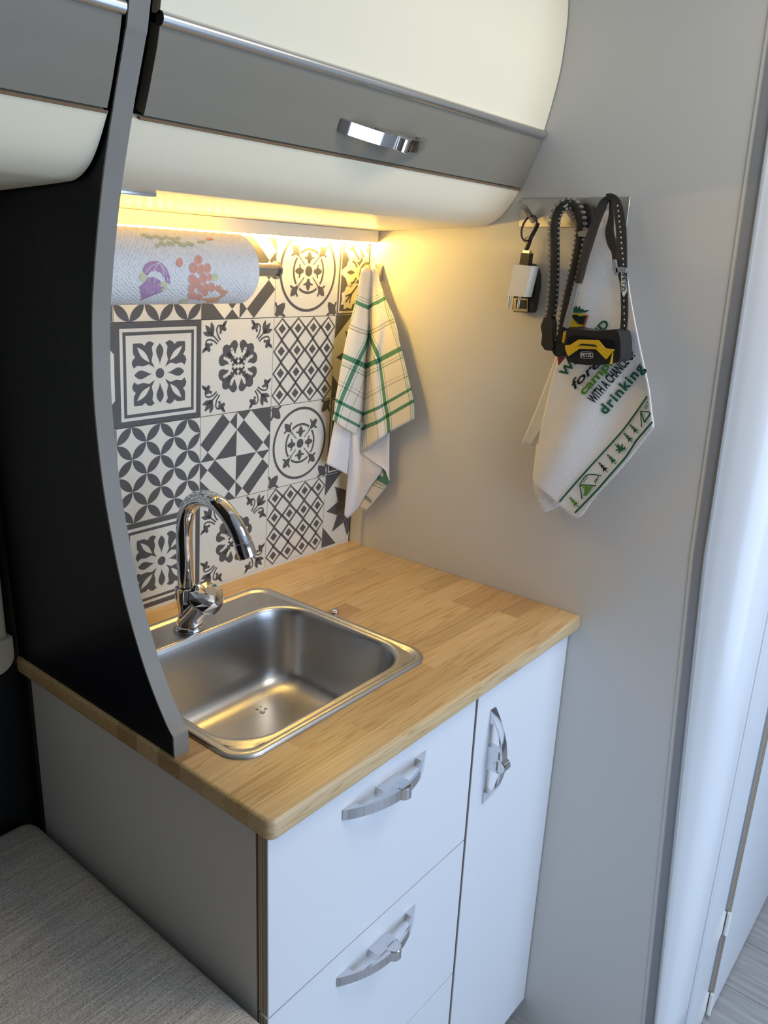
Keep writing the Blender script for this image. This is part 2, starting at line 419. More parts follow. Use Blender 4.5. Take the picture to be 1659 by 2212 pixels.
# wall behind the camera with the open side door
wo = struct(boxo('wall_opposite', (-2.1, -0.83, -2.05, -2.0, 0.0, 2.0), 'dim_interior'))
boxo('wall_panel', (0.39, 1.5, -2.05, -2.0, 0.0, 2.0), 'grey_white_laminate', wo)
boxo('wall_panel', (-0.83, 0.39, -2.05, -2.0, 1.79, 2.0), 'grey_white_laminate', wo)
boxo('wall_panel', (-0.83, 0.39, -2.05, -2.0, 0.0, 0.25), 'grey_white_laminate', wo)

# partition beside the worktop
struct(profile_x('wall_right', [(0.07, 0.0)] + [(e[1], e[0]) for e in EDGE] + [(0.07, 2.0)], 0.0, 0.018, 'wall_laminate'))
t1 = struct(profile_x('trim_1', [(e[1] + .001, e[0]) for e in EDGE] + [(e[2], e[0]) for e in EDGE[::-1]], -0.0022, 0.019, 'trim_grey'))
# pale bead along the trim
profile_x('bead', [(e[1] + .007, e[0]) for e in EDGE] + [(e[1], e[0]) for e in EDGE[::-1]], -0.0012, 0.0, 'wall_laminate', t1)
profile_x('bead', [(e[2] + .0002, e[0]) for e in EDGE] + [(e[2] - .0012, e[0]) for e in EDGE[::-1]], -0.0040, 0.019, 'satin_aluminium', t1)
# rounded white corner panel between the partition and the washroom wall
bm = bmesh.new(); rows = []
for z, yi, yo in EDGE:
    prof = [(0.003, yo - .0012), (0.006, yo - 0.25 * (yo + .776)), (0.016, yo - 0.58 * (yo + .778)), (0.034, yo - 0.83 * (yo + .779)), (0.060, yo - 0.96 * (yo + .78)), (0.098, -0.7805)]
    rows.append([bm.verts.new((p.x, p.y, z)) for p in catmull([(x, y, 0) for x, y in prof], 6)])
for a, b in zip(rows, rows[1:]):
    for i in range(len(a) - 1): bm.faces.new((a[i], a[i + 1], b[i + 1], b[i]))
pl = struct(obj('wall_corner', bm, 'pillar_white', smooth=True), 'rounded glossy white corner panel')
sd = pl.modifiers.new('thick', 'SOLIDIFY'); sd.thickness = 0.012; sd.offset = -1
# washroom wall and door
struct(boxo('wall_washroom', (0.1005, 1.47, -0.7795, -0.765, 0.0, 2.0), 'white_laminate'))
struct(boxo('trim_2', (0.0985, 0.118, -0.7822, -0.7795, 0.0, 2.0), 'white_laminate', r=.001))
dr = struct(boxo('door_1', (0.262, 1.10, -0.7905, -0.7835, 0.006, 1.93), 'white_laminate'), 'flush white washroom door with bare plywood edge')
boxo('edge_band', (0.2605, 0.2622, -0.7905, -0.7835, 0.006, 1.93), 'plywood_edge', dr)
boxo('grey_strip', (0.2600, 0.2800, -0.7835, -0.7796, 0.006, 1.93), 'trim_grey', dr)  # grey strip between the door leaf and the wall
for zc in (0.235, 0.031):
    bm = bmesh.new()
    lathe(bm, [(0, 0), (.0042, 0), (.0042, .052), (0, .052)], (0.256, -0.7895, zc - .018), seg=14)
    prism(bm, [(0.225, -0.7835, zc - .028), (0.256, -0.7835, zc - .014), (0.256, -0.7835, zc + .034), (0.225, -0.7835, zc - .004)], (0, .004, 0))
    h_ = obj('hinge', bm, 'print_white', dr, angle=40)

# ------------------------------------------------------------------ patterned tiles (children of wall_back)
TS = 0.1503; TX = -0.0841; TZ = 1.2057
def T_petals():
    D, Wt = [], []
    for i in range(6):
        for j in range(6):
            if (i + j) % 2: c1, c2 = (i + 1, j), (i, j + 1)
            else: c1, c2 = (i, j), (i + 1, j + 1)
            def arc(c, o):
                a0 = math.atan2((c[1] + (1 if o[1] > c[1] else -1)) - c[1], 0); out = []
                sx = 1 if o[0] > c[0] else -1; sy = 1 if o[1] > c[1] else -1
                return [(c[0] + sx * .985 * math.sin(t * math.pi / 20), c[1] + sy * .985 * math.cos(t * math.pi / 20)) for t in range(11)]
            a = arc(c1, c2); b = arc(c2, c1)
            if (Vector(a[-1]) - Vector(b[0])).length > (Vector(a[-1]) - Vector(b[-1])).length: b = b[::-1]
            D.append([(x / 3 - 1, y / 3 - 1) for x, y in a + b])
    return [(0, p) for p in D]
def circ(cx, cy, r, n=20, ry=None, rot=0):
    ry = r if ry is None else ry; c, s = math.cos(rot), math.sin(rot)
    return [(cx + c * r * math.cos(a) - s * ry * math.sin(a), cy + s * r * math.cos(a) + c * ry * math.sin(a)) for a in (2 * math.pi * k / n for k in range(n))]
def rotp(p, a):
    c, s = math.cos(a), math.sin(a); return [(c * x - s * y, s * x + c * y) for x, y in p]
def sq(r): return [(-r, -r), (r, -r), (r, r), (-r, r)]
def lens(a, b, wd, n=10):
    a = Vector(a); b = Vector(b); d = b - a; nn = Vector((-d.y, d.x)).normalized()
    f = [a + d * (k / n) + nn * wd * math.sin(math.pi * k / n) for k in range(n + 1)]
    g = [a + d * (k / n) - nn * wd * math.sin(math.pi * k / n) for k in range(n, -1, -1)]
    return [tuple(p) for p in f + g[1:-1]]
def drop(r0, r1, wd, n=12):
    out = []
    for k in range(n + 1):
        t = k / n; out.append((wd * math.sin(math.pi * t ** 1.6), r0 + (r1 - r0) * t))
    return out + [(-x, y) for x, y in out[::-1]][1:-1]
def strip(pts, wd):
    pts = [Vector(p) for p in pts]; L, R_ = [], []
    for i, p in enumerate(pts):
        d = (pts[min(len(pts) - 1, i + 1)] - pts[max(0, i - 1)]).normalized(); n = Vector((-d.y, d.x))
        L.append(tuple(p + n * wd)); R_.append(tuple(p - n * wd))
    return L + R_[::-1]
def smooth_closed(p, n=3):
    pts = [Vector(q) for q in p]; m = len(pts); out = []
    for i in range(m):
        p0, p1, p2, p3 = pts[i - 1], pts[i], pts[(i + 1) % m], pts[(i + 2) % m]
        for k in range(n):
            t = k / n
            out.append(tuple(0.5 * ((2 * p1) + (p2 - p0) * t + (2 * p0 - 5 * p1 + 4 * p2 - p3) * t * t + (3 * p1 - p0 - 3 * p2 + p3) * t ** 3)))
    return out
def T_frame():
    P = [(0, sq(.995)), (1, sq(.885)), (2, sq(.82)), (3, sq(.755))]
    half = [(.60, .60), (.50, .605), (.41, .60), (.345, .555), (.29, .615), (.22, .635), (.13, .59), (.182, .515), (.160, .385), (.192, .25), (.12, .12)]
    shape = half + [(y, x) for x, y in half[::-1]][1:-1]
    for q in range(4):
        a = q * math.pi / 2
        P.append((4, rotp(shape, a))); P.append((5, rotp(lens((.53, .51), (.23, .24), .055), a)))
        P.append((4, rotp(drop(.17, .585, .085), a)))
    P.append((4, circ(0, 0, .10))); return P
def sprig(ax, ay):
    """corner sprig for the corner (ax, ay), drawn for the (-1, 1) corner"""
    D = [strip([(-.545, .545), (-.63, .62), (-.72, .70)], .018), lens((-.70, .68), (-.90, .90), .055), lens((-.68, .72), (-.75, .96), .05), lens((-.72, .68), (-.96, .75), .05), circ(-.73, .71, .055)]
    cur = [(-.50, .58), (-.57, .68), (-.60, .80), (-.56, .87), (-.48, .88)]
    c2 = [tuple(p) for p in catmull([(x, y, 0) for x, y in cur], 4)]; c2 = [(p[0], p[1]) for p in c2]
    side = [strip(c2, .019), circ(-.47, .83, .065), circ(-.41, .88, .04), lens((-.46, .85), (-.33, .98), .035), circ(-.50, .74, .035), circ(-.39, .80, .045)]
    D += side + [[(-y, -x) for x, y in s] for s in side]
    return [[(x * (-ax), y * ay) for x, y in s] for s in D]
def T_flower():
    P = []
    for ax in (-1, 1):
        for ay in (-1, 1):
            for s in sprig(ax, ay): P.append((0, s))
            q = [(0, smooth_closed([(-.10, .26), (-.06, .36), (-.02, .46), (-.06, .54), (-.13, .56), (-.20, .52), (-.25, .46), (-.32, .48), (-.40, .46), (-.44, .38), (-.43, .30), (-.50, .25), (-.54, .16), (-.51, .06), (-.42, .03), (-.33, .06), (-.26, .06), (-.32, .14), (-.36, .20), (-.24, .16), (-.20, .20), (-.16, .24), (-.18, .34), (-.14, .36)], 2)),
                 (0, strip([(-.30, .30), (-.18, .19), (-.02, .04)], .035)), (0, circ(-.20, .13, .03)), (0, circ(-.13, .22, .03)), (0, circ(-.15, .04, .032)), (0, circ(-.045, .16, .035)), (0, circ(-.09, .10, .055)),
                 (1, strip([(-.19, .36), (-.17, .30), (-.10, .23)], .032)), (1, circ(-.19, .37, .034)), (1, strip([(-.37, .19), (-.30, .16), (-.22, .10)], .032)), (1, circ(-.38, .195, .034))]
            for l, s in q: P.append((l, [(x * (-ax), y * ay) for x, y in s]))
    return P
def T_lattice():
    P = []
    for i in range(4):
        for j in range(4):
            c = (-1 + (i + .5) / 2, -1 + (j + .5) / 2)
            for l, r in ((0, .285), (1, .200), (2, .115)):
                P.append((l, [(c[0] - r, c[1]), (c[0], c[1] - r), (c[0] + r, c[1]), (c[0], c[1] + r)]))
    return P
def T_geo():
    TL = [[(3, 10), (4, 9), (1, 6), (0, 7)], [(5, 8), (5, 5), (2, 5)], [(5, 10), (5, 8), (4, 9)], [(0, 5), (1, 6), (2, 5)]]
    TR = [[(5, 10), (7, 10), (6, 9)], [(7, 10), (10, 10), (10, 7)], [(6, 9), (9, 6), (8, 5), (5, 8)], [(10, 7), (10, 5), (9, 6)]]
    P = TL + TR + [[(10 - x, 10 - y) for x, y in p] for p in TL + TR]
    return [(0, [(x / 5 - 1, y / 5 - 1) for x, y in p]) for p in P]
def fleur(b, s):
    """tulip pointing +y, base at y=b, size s"""
    h = [(.14, 0), (.16, .18), (.30, .34), (.52, .40), (.60, .52), (.46, .56), (.30, .50), (.24, .66), (.15, .86), (0, 1.0)]
    pts = [(x * s, b + y * s) for x, y in h]
    return pts + [(-x, y) for x, y in pts[::-1]][1:]
def T_medal():
    P = [(0, circ(0, 0, .90, 48)), (1, circ(0, 0, .835, 48)), (2, circ(0, 0, .50, 40)), (3, circ(0, 0, .445, 40)), (4, circ(0, 0, .115))]
    for q in range(4):
        a = q * math.pi / 2; d = a + math.pi / 4
        P.append((4, rotp(fleur(.165, .27), a)))
        P.append((3, rotp([(-.05, .40), (.05, .40), (.10, .56), (-.10, .56)], d)))
        P.append((4, rotp(strip([(0, .19), (0, .35), (0, .50)], .013), d)))
        P.append((4, rotp(fleur(.47, .30), d)))
        P.append((0, rotp(fleur(-1.38, .40), d)))
    return P
def T_ornate():
    P = [(0, sq(.985)), (1, sq(.94)), (2, sq(.90))]
    for q in range(4):
        a = q * math.pi / 2
        pet = smooth_closed([(-.08, .22), (.08, .22), (.20, .34), (.34, .50), (.30, .66), (.14, .74), (.05, .90), (-.05, .90), (-.14, .74), (-.30, .66), (-.34, .50), (-.20, .34)], 2)
        P += [(3, rotp(pet, a)), (4, rotp(lens((0, .42), (0, .72), .05), a)), (4, rotp(strip([(.12, .36), (.22, .44), (.26, .54)], .03), a)), (4, rotp(strip([(-.12, .36), (-.22, .44), (-.26, .54)], .03), a))]
        d = a + math.pi / 4
        leaf = smooth_closed([(-.05, .40), (.05, .40), (.16, .56), (.26, .72), (.22, .84), (.26, .94), (.14, 1.02), (.08, 1.14), (0, 1.06), (-.08, 1.14), (-.14, 1.02), (-.26, .94), (-.22, .84), (-.26, .72), (-.16, .56)], 2)
        P += [(3, rotp(leaf, d)), (4, rotp(strip([(0, .42), (0, .98)], .028), d)), (4, rotp(strip([(0, .70), (.11, .90)], .022), d)), (4, rotp(strip([(0, .70), (-.11, .90)], .022), d)), (4, rotp(circ(0, .35, .04), d))]
    P += [(3, circ(0, 0, .32)), (4, circ(0, 0, .26)), (5, circ(0, 0, .19)), (6, circ(0, 0, .08))]
    return P
def T_star():
    P = []
    for q in range(4):
        P.append((0, rotp([(-1, 1), (-.42, 1), (-1, .45)], q * math.pi / 2)))
    for q in range(8):
        a = q * math.pi / 4
        P.append((0, rotp([(.05, .12), (.19, .47), (0, .90), (-.19, .47), (-.05, .12)], a)))
    return P
PAT = {'petals': T_petals(), 'frame': T_frame(), 'flower': T_flower(), 'lattice': T_lattice(), 'geo': T_geo(), 'medal': T_medal(), 'ornate': T_ornate(), 'star': T_star()}
WHITE_LAYER = {'frame': (1, 3, 5), 'flower': (1,), 'lattice': (1,), 'medal': (1, 3), 'ornate': (1, 3, 5)}
GRID = [['ornate', 'petals', 'geo', 'medal', 'ornate'], ['star', 'frame', 'flower', 'lattice', 'star']]
tile_rot = Euler((math.atan(LEAN), 0, 0))
def clip_tile(bm, x0, x1):
    for co, no in (((x1, 0, 0), (1, 0, 0)), ((x0, 0, 0), (-1, 0, 0))):
        r_ = bmesh.ops.bisect_plane(bm, geom=bm.verts[:] + bm.edges[:] + bm.faces[:], plane_co=co, plane_no=no, clear_outer=True)
for row in range(4):
    for c in range(5):
        kind = GRID[row % 2][c]
        xa = TX + TS * (c - 4); xb = xa + TS; xc = (xa + xb) / 2
        za = TZ + TS * (1 - row); zb = za + TS; zc = (za + zb) / 2
        lx0 = max(xa + .0005, -0.676) - xc; lx1 = min(xb - .0005, -0.0045) - xc
        hz = TS / 2 - .0005
        bm = bmesh.new(); box(bm, lx0, lx1, 0, .003, -hz, hz)
        t = obj('tile', bm, 'tile_white', wb)
        t.location = (xc, wy(zc), zc); t.rotation_euler = tile_rot
        bmd, bmw = bmesh.new(), bmesh.new()
        for l, p in PAT[kind]:
            white = l in WHITE_LAYER.get(kind, ())
            poly(bmw if white else bmd, [(max(-1, min(1, x)) * TS / 2 * .998, -.00006 * (l + 1), max(-1, min(1, y)) * TS / 2 * .998) for x, y in p])
        for b_, m_, nm in ((bmd, 'tile_dark', 'pattern'), (bmw, 'tile_white', 'pattern_gap')):
            if not len(b_.faces): b_.free(); continue
            clip_tile(b_, lx0, lx1)
            for f in b_.faces:
                if f.normal.y > 0: f.normal_flip()
            me = bpy.data.meshes.new(nm); b_.to_mesh(me); b_.free()
            link(nm, me, m_, t)
profile_x('tile_strip', [(wy(ZC), ZC), (wy(ZC + .0054), ZC + .0054), (.002, ZC + .0054), (.002, ZC)], -0.676, -0.0045, 'tile_white', wb)
profile_x('corner_gap', [(wy(ZC) + .0014, ZC), (wy(1.5) + .0014, 1.5), (wy(1.5) + .003, 1.5), (wy(ZC) + .003, ZC)], -0.0045, -0.0005, 'black_wall', wb)

# ================================================================== BASE CABINET
WX = -0.7032; YF = -0.503                            # worktop left end, plane of the fronts
HANDLE_L = 0.165
def handle_mesh():
    bm = bmesh.new(); L = HANDLE_L / 2; H = .027; th = .0034; hz = .0072; n = 24
    arc = [(x, -(H * (1 - (x / L) ** 2)) - .0012) for x in (-L + 2 * L * k / n for k in range(n + 1))]
    inner = [(x, min(-.0, y + th)) for x, y in arc]
    prism(bm, [(x, y, -hz) for x, y in arc] + [(x, y, -hz) for x, y in inner[::-1]][1:-1], (0, 0, 2 * hz))
    for s in (-1, 1):                                # wedge feet
        pts = [(s * L, 0, -hz + .0006)] + [(s * (L - .022 * k / 5), -(H * (1 - ((L - .022 * k / 5) / L) ** 2)), -hz + .0006) for k in range(6)] + [(s * (L - .022), 0, -hz + .0006)]
        prism(bm, pts, (0, 0, 2 * hz - .0012))
    prism(bm, [(-.021, 0, -hz + .001), (-.019, -H + .001, -hz + .001), (.017, -H + .001, -hz + .001), (.019, 0, -hz + .001)], (0, 0, 2 * hz - .002))
    lathe(bm, [(0, -hz - .0012), (.0092, -hz - .0012), (.0105, -hz), (.0105, hz), (.0092, hz + .0012), (0, hz + .0012)], (.004, -H + .0025, 0), seg=28)
    bmesh.ops.recalc_face_normals(bm, faces=bm.faces)
    me = bpy.data.meshes.new('handle'); bm.to_mesh(me); bm.free(); me.materials.append(MATS['chrome'])
    for p in me.polygons: p.use_smooth = True
    me.set_sharp_from_angle(angle=math.radians(30))
    return me
HME = handle_mesh()
def add_handle(parent, loc, rot=(0, 0, 0)):
    o = bpy.data.objects.new('handle', HME); COL.objects.link(o); o.parent = parent
    o.location = loc; o.rotation_euler = rot
    o['label'] = 'chrome bow handle with round button'
    return o

cab = thing('base_cabinet', 'white kitchen base cabinet with drawers and a tall door under the wooden worktop', 'cabinet', (-0.35, -0.25, 0))
boxo('side_panel', (-0.6915, -0.6765, -0.4845, -0.012, 0.06, 0.8735), 'grey_white_laminate', cab)
boxo('edge_band', (-0.6912, -0.6768, -0.4862, -0.4845, 0.06, 0.8735), 'brown_edge', cab)
boxo('carcass', (-0.6765, -0.004, -0.484, -0.02, 0.07, 0.70), 'interior_shade', cab)  # block behind the fronts, interior shade painted into its colour
boxo('plinth', (-0.6765, -0.004, -0.475, -0.46, 0.0, 0.07), 'black_laminate', cab)
boxo('top_rail', (-0.6765, -0.004, -0.484, -0.47, 0.84, 0.8735), 'brown_edge', cab)
GX = -0.2844
boxo('divider', (GX - .010, GX + .010, -0.4865, -0.46, 0.07, 0.8735), 'ply_brown', cab)
def front(name, x0, x1, z0, z1):
    o = boxo(name, (x0, x1, YF, YF + .0155, z0, z1), 'white_laminate', cab, r=.0006, seg=1)
    boxo('edge_band', (x0 - .0002, x0 + .0003, YF + .0012, YF + .0152, z0 + .001, z1 - .001), 'plywood_edge', o)
    return o
d1 = front('drawer', -0.6905, GX - .0032, 0.6165, 0.8725); add_handle(d1, (-0.4905, YF, 0.826))
d2 = front('drawer', -0.6905, GX - .0032, 0.3560, 0.6140); add_handle(d2, (-0.4915, YF, 0.5735))
d3 = front('drawer', -0.6905, GX - .0032, 0.0590, 0.3535)
dd = front('door', GX + .0032, -0.0025, 0.0590, 0.8725); add_handle(dd, (-0.2375, YF, 0.7385), (0, math.radians(90), 0))

# ================================================================== WORKTOP (butcher-block staves)
wt = thing('worktop', 'pale pine butcher-block worktop with eased edges and cut-out for the steel sink', 'worktop', (-0.35, -0.26, 0.874))
def slab():
    bm = bmesh.new(); box(bm, WX, -0.0008, -0.5205, 0.0, ZC - .026, ZC)
    e = [x for x in bm.edges if all(v.co.x < -.5 and v.co.y < -.3 for v in x.verts)]
    bev(bm, .011, 5, e)
    e = []
    for x in bm.edges:
        m_ = (x.verts[0].co + x.verts[1].co) / 2
        flat = abs(x.verts[0].co.z - x.verts[1].co.z) < 1e-5
        if flat and (m_.y < -.505 or m_.x < -.69) and m_.y < -.005: e.append(x)
    bev(bm, .0055, 4, e)
    # back half of the end stays closer to the wall
    return bm
base = slab()
HX0, HX1 = -0.652, -0.303
rows_y = [0.0, -.040, -.081, -.122] + [-.122 - .29 * k / 7 for k in range(1, 8)] + [-.449, -.486, -.522]
TONE = [(.58, .42, .215), (.61, .45, .24), (.55, .39, .195), (.60, .44, .225), (.47, .31, .15), (.64, .48, .27), (.57, .41, .205)]
random.seed(21)
def stave(x0, x1, y1, y0):
    b_ = base.copy()
    for co, no in (((x0, 0, 0), (-1, 0, 0)), ((x1, 0, 0), (1, 0, 0)), ((0, y0, 0), (0, -1, 0)), ((0, y1, 0), (0, 1, 0))):
        r_ = bmesh.ops.bisect_plane(b_, geom=b_.verts[:] + b_.edges[:] + b_.faces[:], plane_co=co, plane_no=no, clear_outer=True)
        ed = [g for g in r_['geom_cut'] if isinstance(g, bmesh.types.BMEdge) and g.is_boundary]
        if ed: bmesh.ops.edgenet_fill(b_, edges=ed)
    if not len(b_.faces): b_.free(); return
    o = obj('stave', b_, 'pine_stave', wt, angle=30)
    t_ = random.choice(TONE); f = random.uniform(.93, 1.06)
    o.color = (t_[0] * f, t_[1] * f, t_[2] * f, 1)
for i in range(len(rows_y) - 1):
    y1, y0 = rows_y[i], rows_y[i + 1]
    hole = y1 <= -.1219 and y0 >= -.4125
    spans = [(WX - .01, HX0), (HX1, 0.01)] if hole else [(WX - .01, 0.01)]
    for a, b in spans:
        x = a - random.uniform(0, .12) if b - a > .2 else a
        while x < b:
            nx = x + random.uniform(.17, .34)
            if b - nx < .06: nx = b
            stave(max(a, x), min(b, nx), y1, y0)
            x = nx
base.free()

# ================================================================== SINK
sink = thing('sink', 'brushed stainless steel inset sink with rounded bowl and rear tap ledge', 'sink', (-0.478, -0.2385, 0.9))
def rrect(x0, x1, y0, y1, r, z, n=10):
    pts = []
    for cx, cy, a0 in ((x1 - r, y1 - r, 0), (x0 + r, y1 - r, 90), (x0 + r, y0 + r, 180), (x1 - r, y0 + r, 270)):
        for k in range(n + 1):
            a = math.radians(a0 + 90 * k / n); pts.append((cx + r * math.cos(a), cy + r * math.sin(a), z))
        # straight run gets extra points
        nx = {0: (x0 + r, y1), 90: (x0, y0 + r), 180: (x1 - r, y0), 270: (x1, y1 - r)}[a0]
        lx, ly, _ = pts[-1]
        for k in range(1, 8): pts.append((lx + (nx[0] - lx) * k / 8, ly + (nx[1] - ly) * k / 8, z))
    return pts
SX0, SX1, SY0, SY1 = -0.6615, -0.2925, -0.4265, -0.0515
BX0, BX1, BY0, BY1 = -0.643, -0.3125, -0.4035, -0.131
def orr(d, z, r=.036): return rrect(SX0 + d, SX1 - d, SY0 + d, SY1 - d, max(.004, r - d * .7), ZC + z)
def brr(d, z, r=.062): return rrect(BX0 + d, BX1 - d, BY0 + d, BY1 - d, max(.006, r - d * .5), ZC + z)
bm = bmesh.new()
rings = [orr(.0005, .0001), orr(0, .0016), orr(.0012, .0036), orr(.004, .0052), orr(.0085, .0054), orr(.0115, .0044), orr(.0135, .0024), orr(.016, .0017), orr(.019, .0020),
         brr(-.0125, .0024), brr(-.0080, .0036), brr(-.0045, .0040), brr(-.0018, .0032), brr(.0004, .0008), brr(.0020, -.0040), brr(.0040, -.014), brr(.007, -.035), brr(.011, -.065), brr(.0145, -.088),
         brr(.0185, -.104), brr(.0255, -.1155), brr(.036, -.1225), brr(.050, -.1258), brr(.068, -.1272), brr(.095, -.1282)]
vr = [[bm.verts.new(p) for p in r_] for r_ in rings]
for a, b in zip(vr, vr[1:]):
    n = len(a)
    for i in range(n): bm.faces.new((a[i], a[(i + 1) % n], b[(i + 1) % n], b[i]))
bm.faces.new(vr[-1])
obj('basin', bm, 'steel', sink, angle=50)
bm = bmesh.new()
lathe(bm, [(0, .0008), (.020, .0010), (.024, .0026), (.030, .0030), (.034, .0006), (.034, -.002)], (-0.478, -0.300, ZC - .1288), seg=36)
obj('drain', bm, 'chrome', sink, angle=40)
bm = bmesh.new()
lathe(bm, [(0, .0085), (.0042, .0085), (.0060, .0072), (.0066, .0045), (.0060, .001), (.0060, -.001)], (-0.2838, -0.2215, ZC), seg=24)
obj('clip_screw', bm, 'chrome', sink, angle=40)
random.seed(4)
for px, py, r_ in ((556, 1532, .0034), (567, 1538, .0042), (563, 1527, .0026), (574, 1531, .0030), (549, 1529, .0020)):
    p = onz(px, py, ZC - .1272)
    bm = bmesh.new(); lathe(bm, [(0, r_ * .5), (r_ * .5, r_ * .42), (r_ * .85, r_ * .2), (r_, 0), (r_ * .9, -.0006), (0, -.0006)], p, seg=14)
    tag(obj('water_drop', bm, 'water', smooth=True), 'small clear water drop on the bottom of the steel sink bowl', 'water drop', 'water drops in the sink')

# ================================================================== TAP
tap = thing('tap', 'chrome swan-neck mixer tap with faceted front knob on the sink ledge', 'tap', (-0.4825, -0.1023, ZC + .002))
FX = -0.4825; BXY = (FX, -0.1023)
bm = bmesh.new()
lathe(bm, [(0, .010), (.019, .010), (.0225, .0085), (.0245, .0045), (.0250, .001), (.0245, 0), (0, 0)], (FX, BXY[1], ZC + .0018), seg=40)
obj('base_flange', bm, 'chrome', tap, angle=50)
# slanted body towards the knob and a branch up to the spout collar
bm = bmesh.new()
kb = Vector((FX, -.1360, ZC + .0540)); kdir = Vector((0, -.60, .80)).normalized()
tube(bm, catmull([(FX, BXY[1], ZC + .004), (FX, -.106, ZC + .018), (FX, -.118, ZC + .034), tuple(kb)], 6), [.0195 + .0015 * math.cos(i / 18 * 3.14) - .003 * (i / 18) for i in range(19)], 28)
tube(bm, catmull([(FX, -.107, ZC + .010), (FX, -.102, ZC + .028), (FX, -.0975, ZC + .044), (FX, -.0965, ZC + .052)], 6), [.015 + .0008 * i / 18 for i in range(19)], 28)
obj('body', bm, 'chrome', tap, angle=60)
bm = bmesh.new(); lathe(bm, [(.0150, 0), (.0168, .001), (.0168, .0175), (.0152, .019), (.0128, .019)], (FX, -.0965, ZC + .0515), seg=36)
obj('collar', bm, 'chrome', tap, angle=40)
pth = [(FX, y, z) for y, z in ((-.0965, .968), (-.0965, 1.02), (-.0967, 1.054), (-.1010, 1.080), (-.1125, 1.102), (-.1320, 1.116), (-.1560, 1.1210), (-.1810, 1.1170), (-.2040, 1.103), (-.2210, 1.085), (-.2300, 1.070))]
pth = catmull([tuple(p) for p in pth], 5)
bm = bmesh.new(); tube(bm, pth, .0122, 28, up=(1, 0, 0)); obj('spout', bm, 'chrome', tap, angle=60)
e1 = pth[-1]; ed = (pth[-1] - pth[-3]).normalized()
bm = bmesh.new(); lathe(bm, [(.0118, -.004), (.0133, -.003), (.0135, .016), (.0126, .018), (.0098, .018), (.0096, .012), (0, .012)], e1, ed, seg=32)
obj('aerator', bm, 'chrome', tap, angle=40)
# faceted knob
bm = bmesh.new()
kc = kb + kdir * .004
a1 = kdir.cross(Vector((1, 0, 0))).normalized(); b1 = Vector((1, 0, 0))
rgs = []
for r_, h_, off, m_ in ((.015, -.002, 0, 12), (.0235, .004, 0, 12), (.0250, .010, .5, 12), (.0215, .0215, 0, 12), (.0165, .0262, .5, 12), (.008, .0285, 0, 12)):
    rgs.append([bm.verts.new(kc + kdir * h_ + (a1 * math.cos(2 * math.pi * (k + off) / m_) + b1 * math.sin(2 * math.pi * (k + off) / m_)) * r_ * (1.06 if k % 3 else 1.13)) for k in range(m_)])
for q in range(len(rgs) - 1):
    for k in range(12):
        A, B, C_, D = rgs[q][k], rgs[q][(k + 1) % 12], rgs[q + 1][(k + 1) % 12], rgs[q + 1][k]
        bm.faces.new((A, B, D)); bm.faces.new((B, C_, D))
bm.faces.new(rgs[-1]); bm.faces.new(rgs[0])
obj('knob', bm, 'chrome', tap)['label'] = 'faceted chrome knob'

# ================================================================== DIVIDER PANEL between lounge and kitchen
def panx(z):
    t_ = min(1, max(0, (z - ZC) / .80)); return -0.699 - .0225 * t_ * (2 - t_)
def onpan(u, v, off=0.0):
    p = onx(u, v, -0.699)
    for _ in range(5): p = onx(u, v, panx(p.z) + off)
    return p
px_edge = [(280, 0), (270, 80), (250, 200), (237, 290), (222, 400), (210, 520), (203, 620), (200, 700), (203, 840), (212, 950), (230, 1090), (265, 1270), (300, 1400), (330, 1490), (362, 1568), (375, 1592)]
curve = [onpan(u, v) for u, v in px_edge]
curve = [Vector((panx(1.98), curve[0].y - .045, 1.985)), Vector((panx(1.80), curve[0].y - .04, 1.80))] + curve
curve = catmull([tuple(p) for p in curve], 4)
foot = onpan(378, 1637); foot.z = ZC
edge = curve + [Vector((panx(ZC), foot.y, ZC))]
dv = thing('divider_panel', 'tall black divider panel with curved front edge in grey edging, standing on the worktop end', 'divider panel', (-0.69, -0.17, ZC))
bm = bmesh.new()
out = [(panx(p.z), p.y + .0012, p.z) for p in edge] + [(panx(ZC), .0, ZC), (panx(1.985), .0, 1.985)]
# two shells (left and right face) sharing the outline
prism(bm, out, (.0195, 0, 0))
obj('panel', bm, 'black_laminate', dv)
bm = bmesh.new(); L_, R_ = [], []
for i, p in enumerate(edge):
    L_.append([bm.verts.new((panx(p.z) - .0004 + dx, p.y + dy, p.z)) for dx, dy in ((0, .0022), (0, -.0003), (.0202, -.0003), (.0202, .0022))])
for a, b in zip(L_, L_[1:]):
    for k in range(3): bm.faces.new((a[k], a[k + 1], b[k + 1], b[k]))
obj('edging', bm, 'grey_edging', dv, angle=40)['label'] = 'grey metallic edging strip'

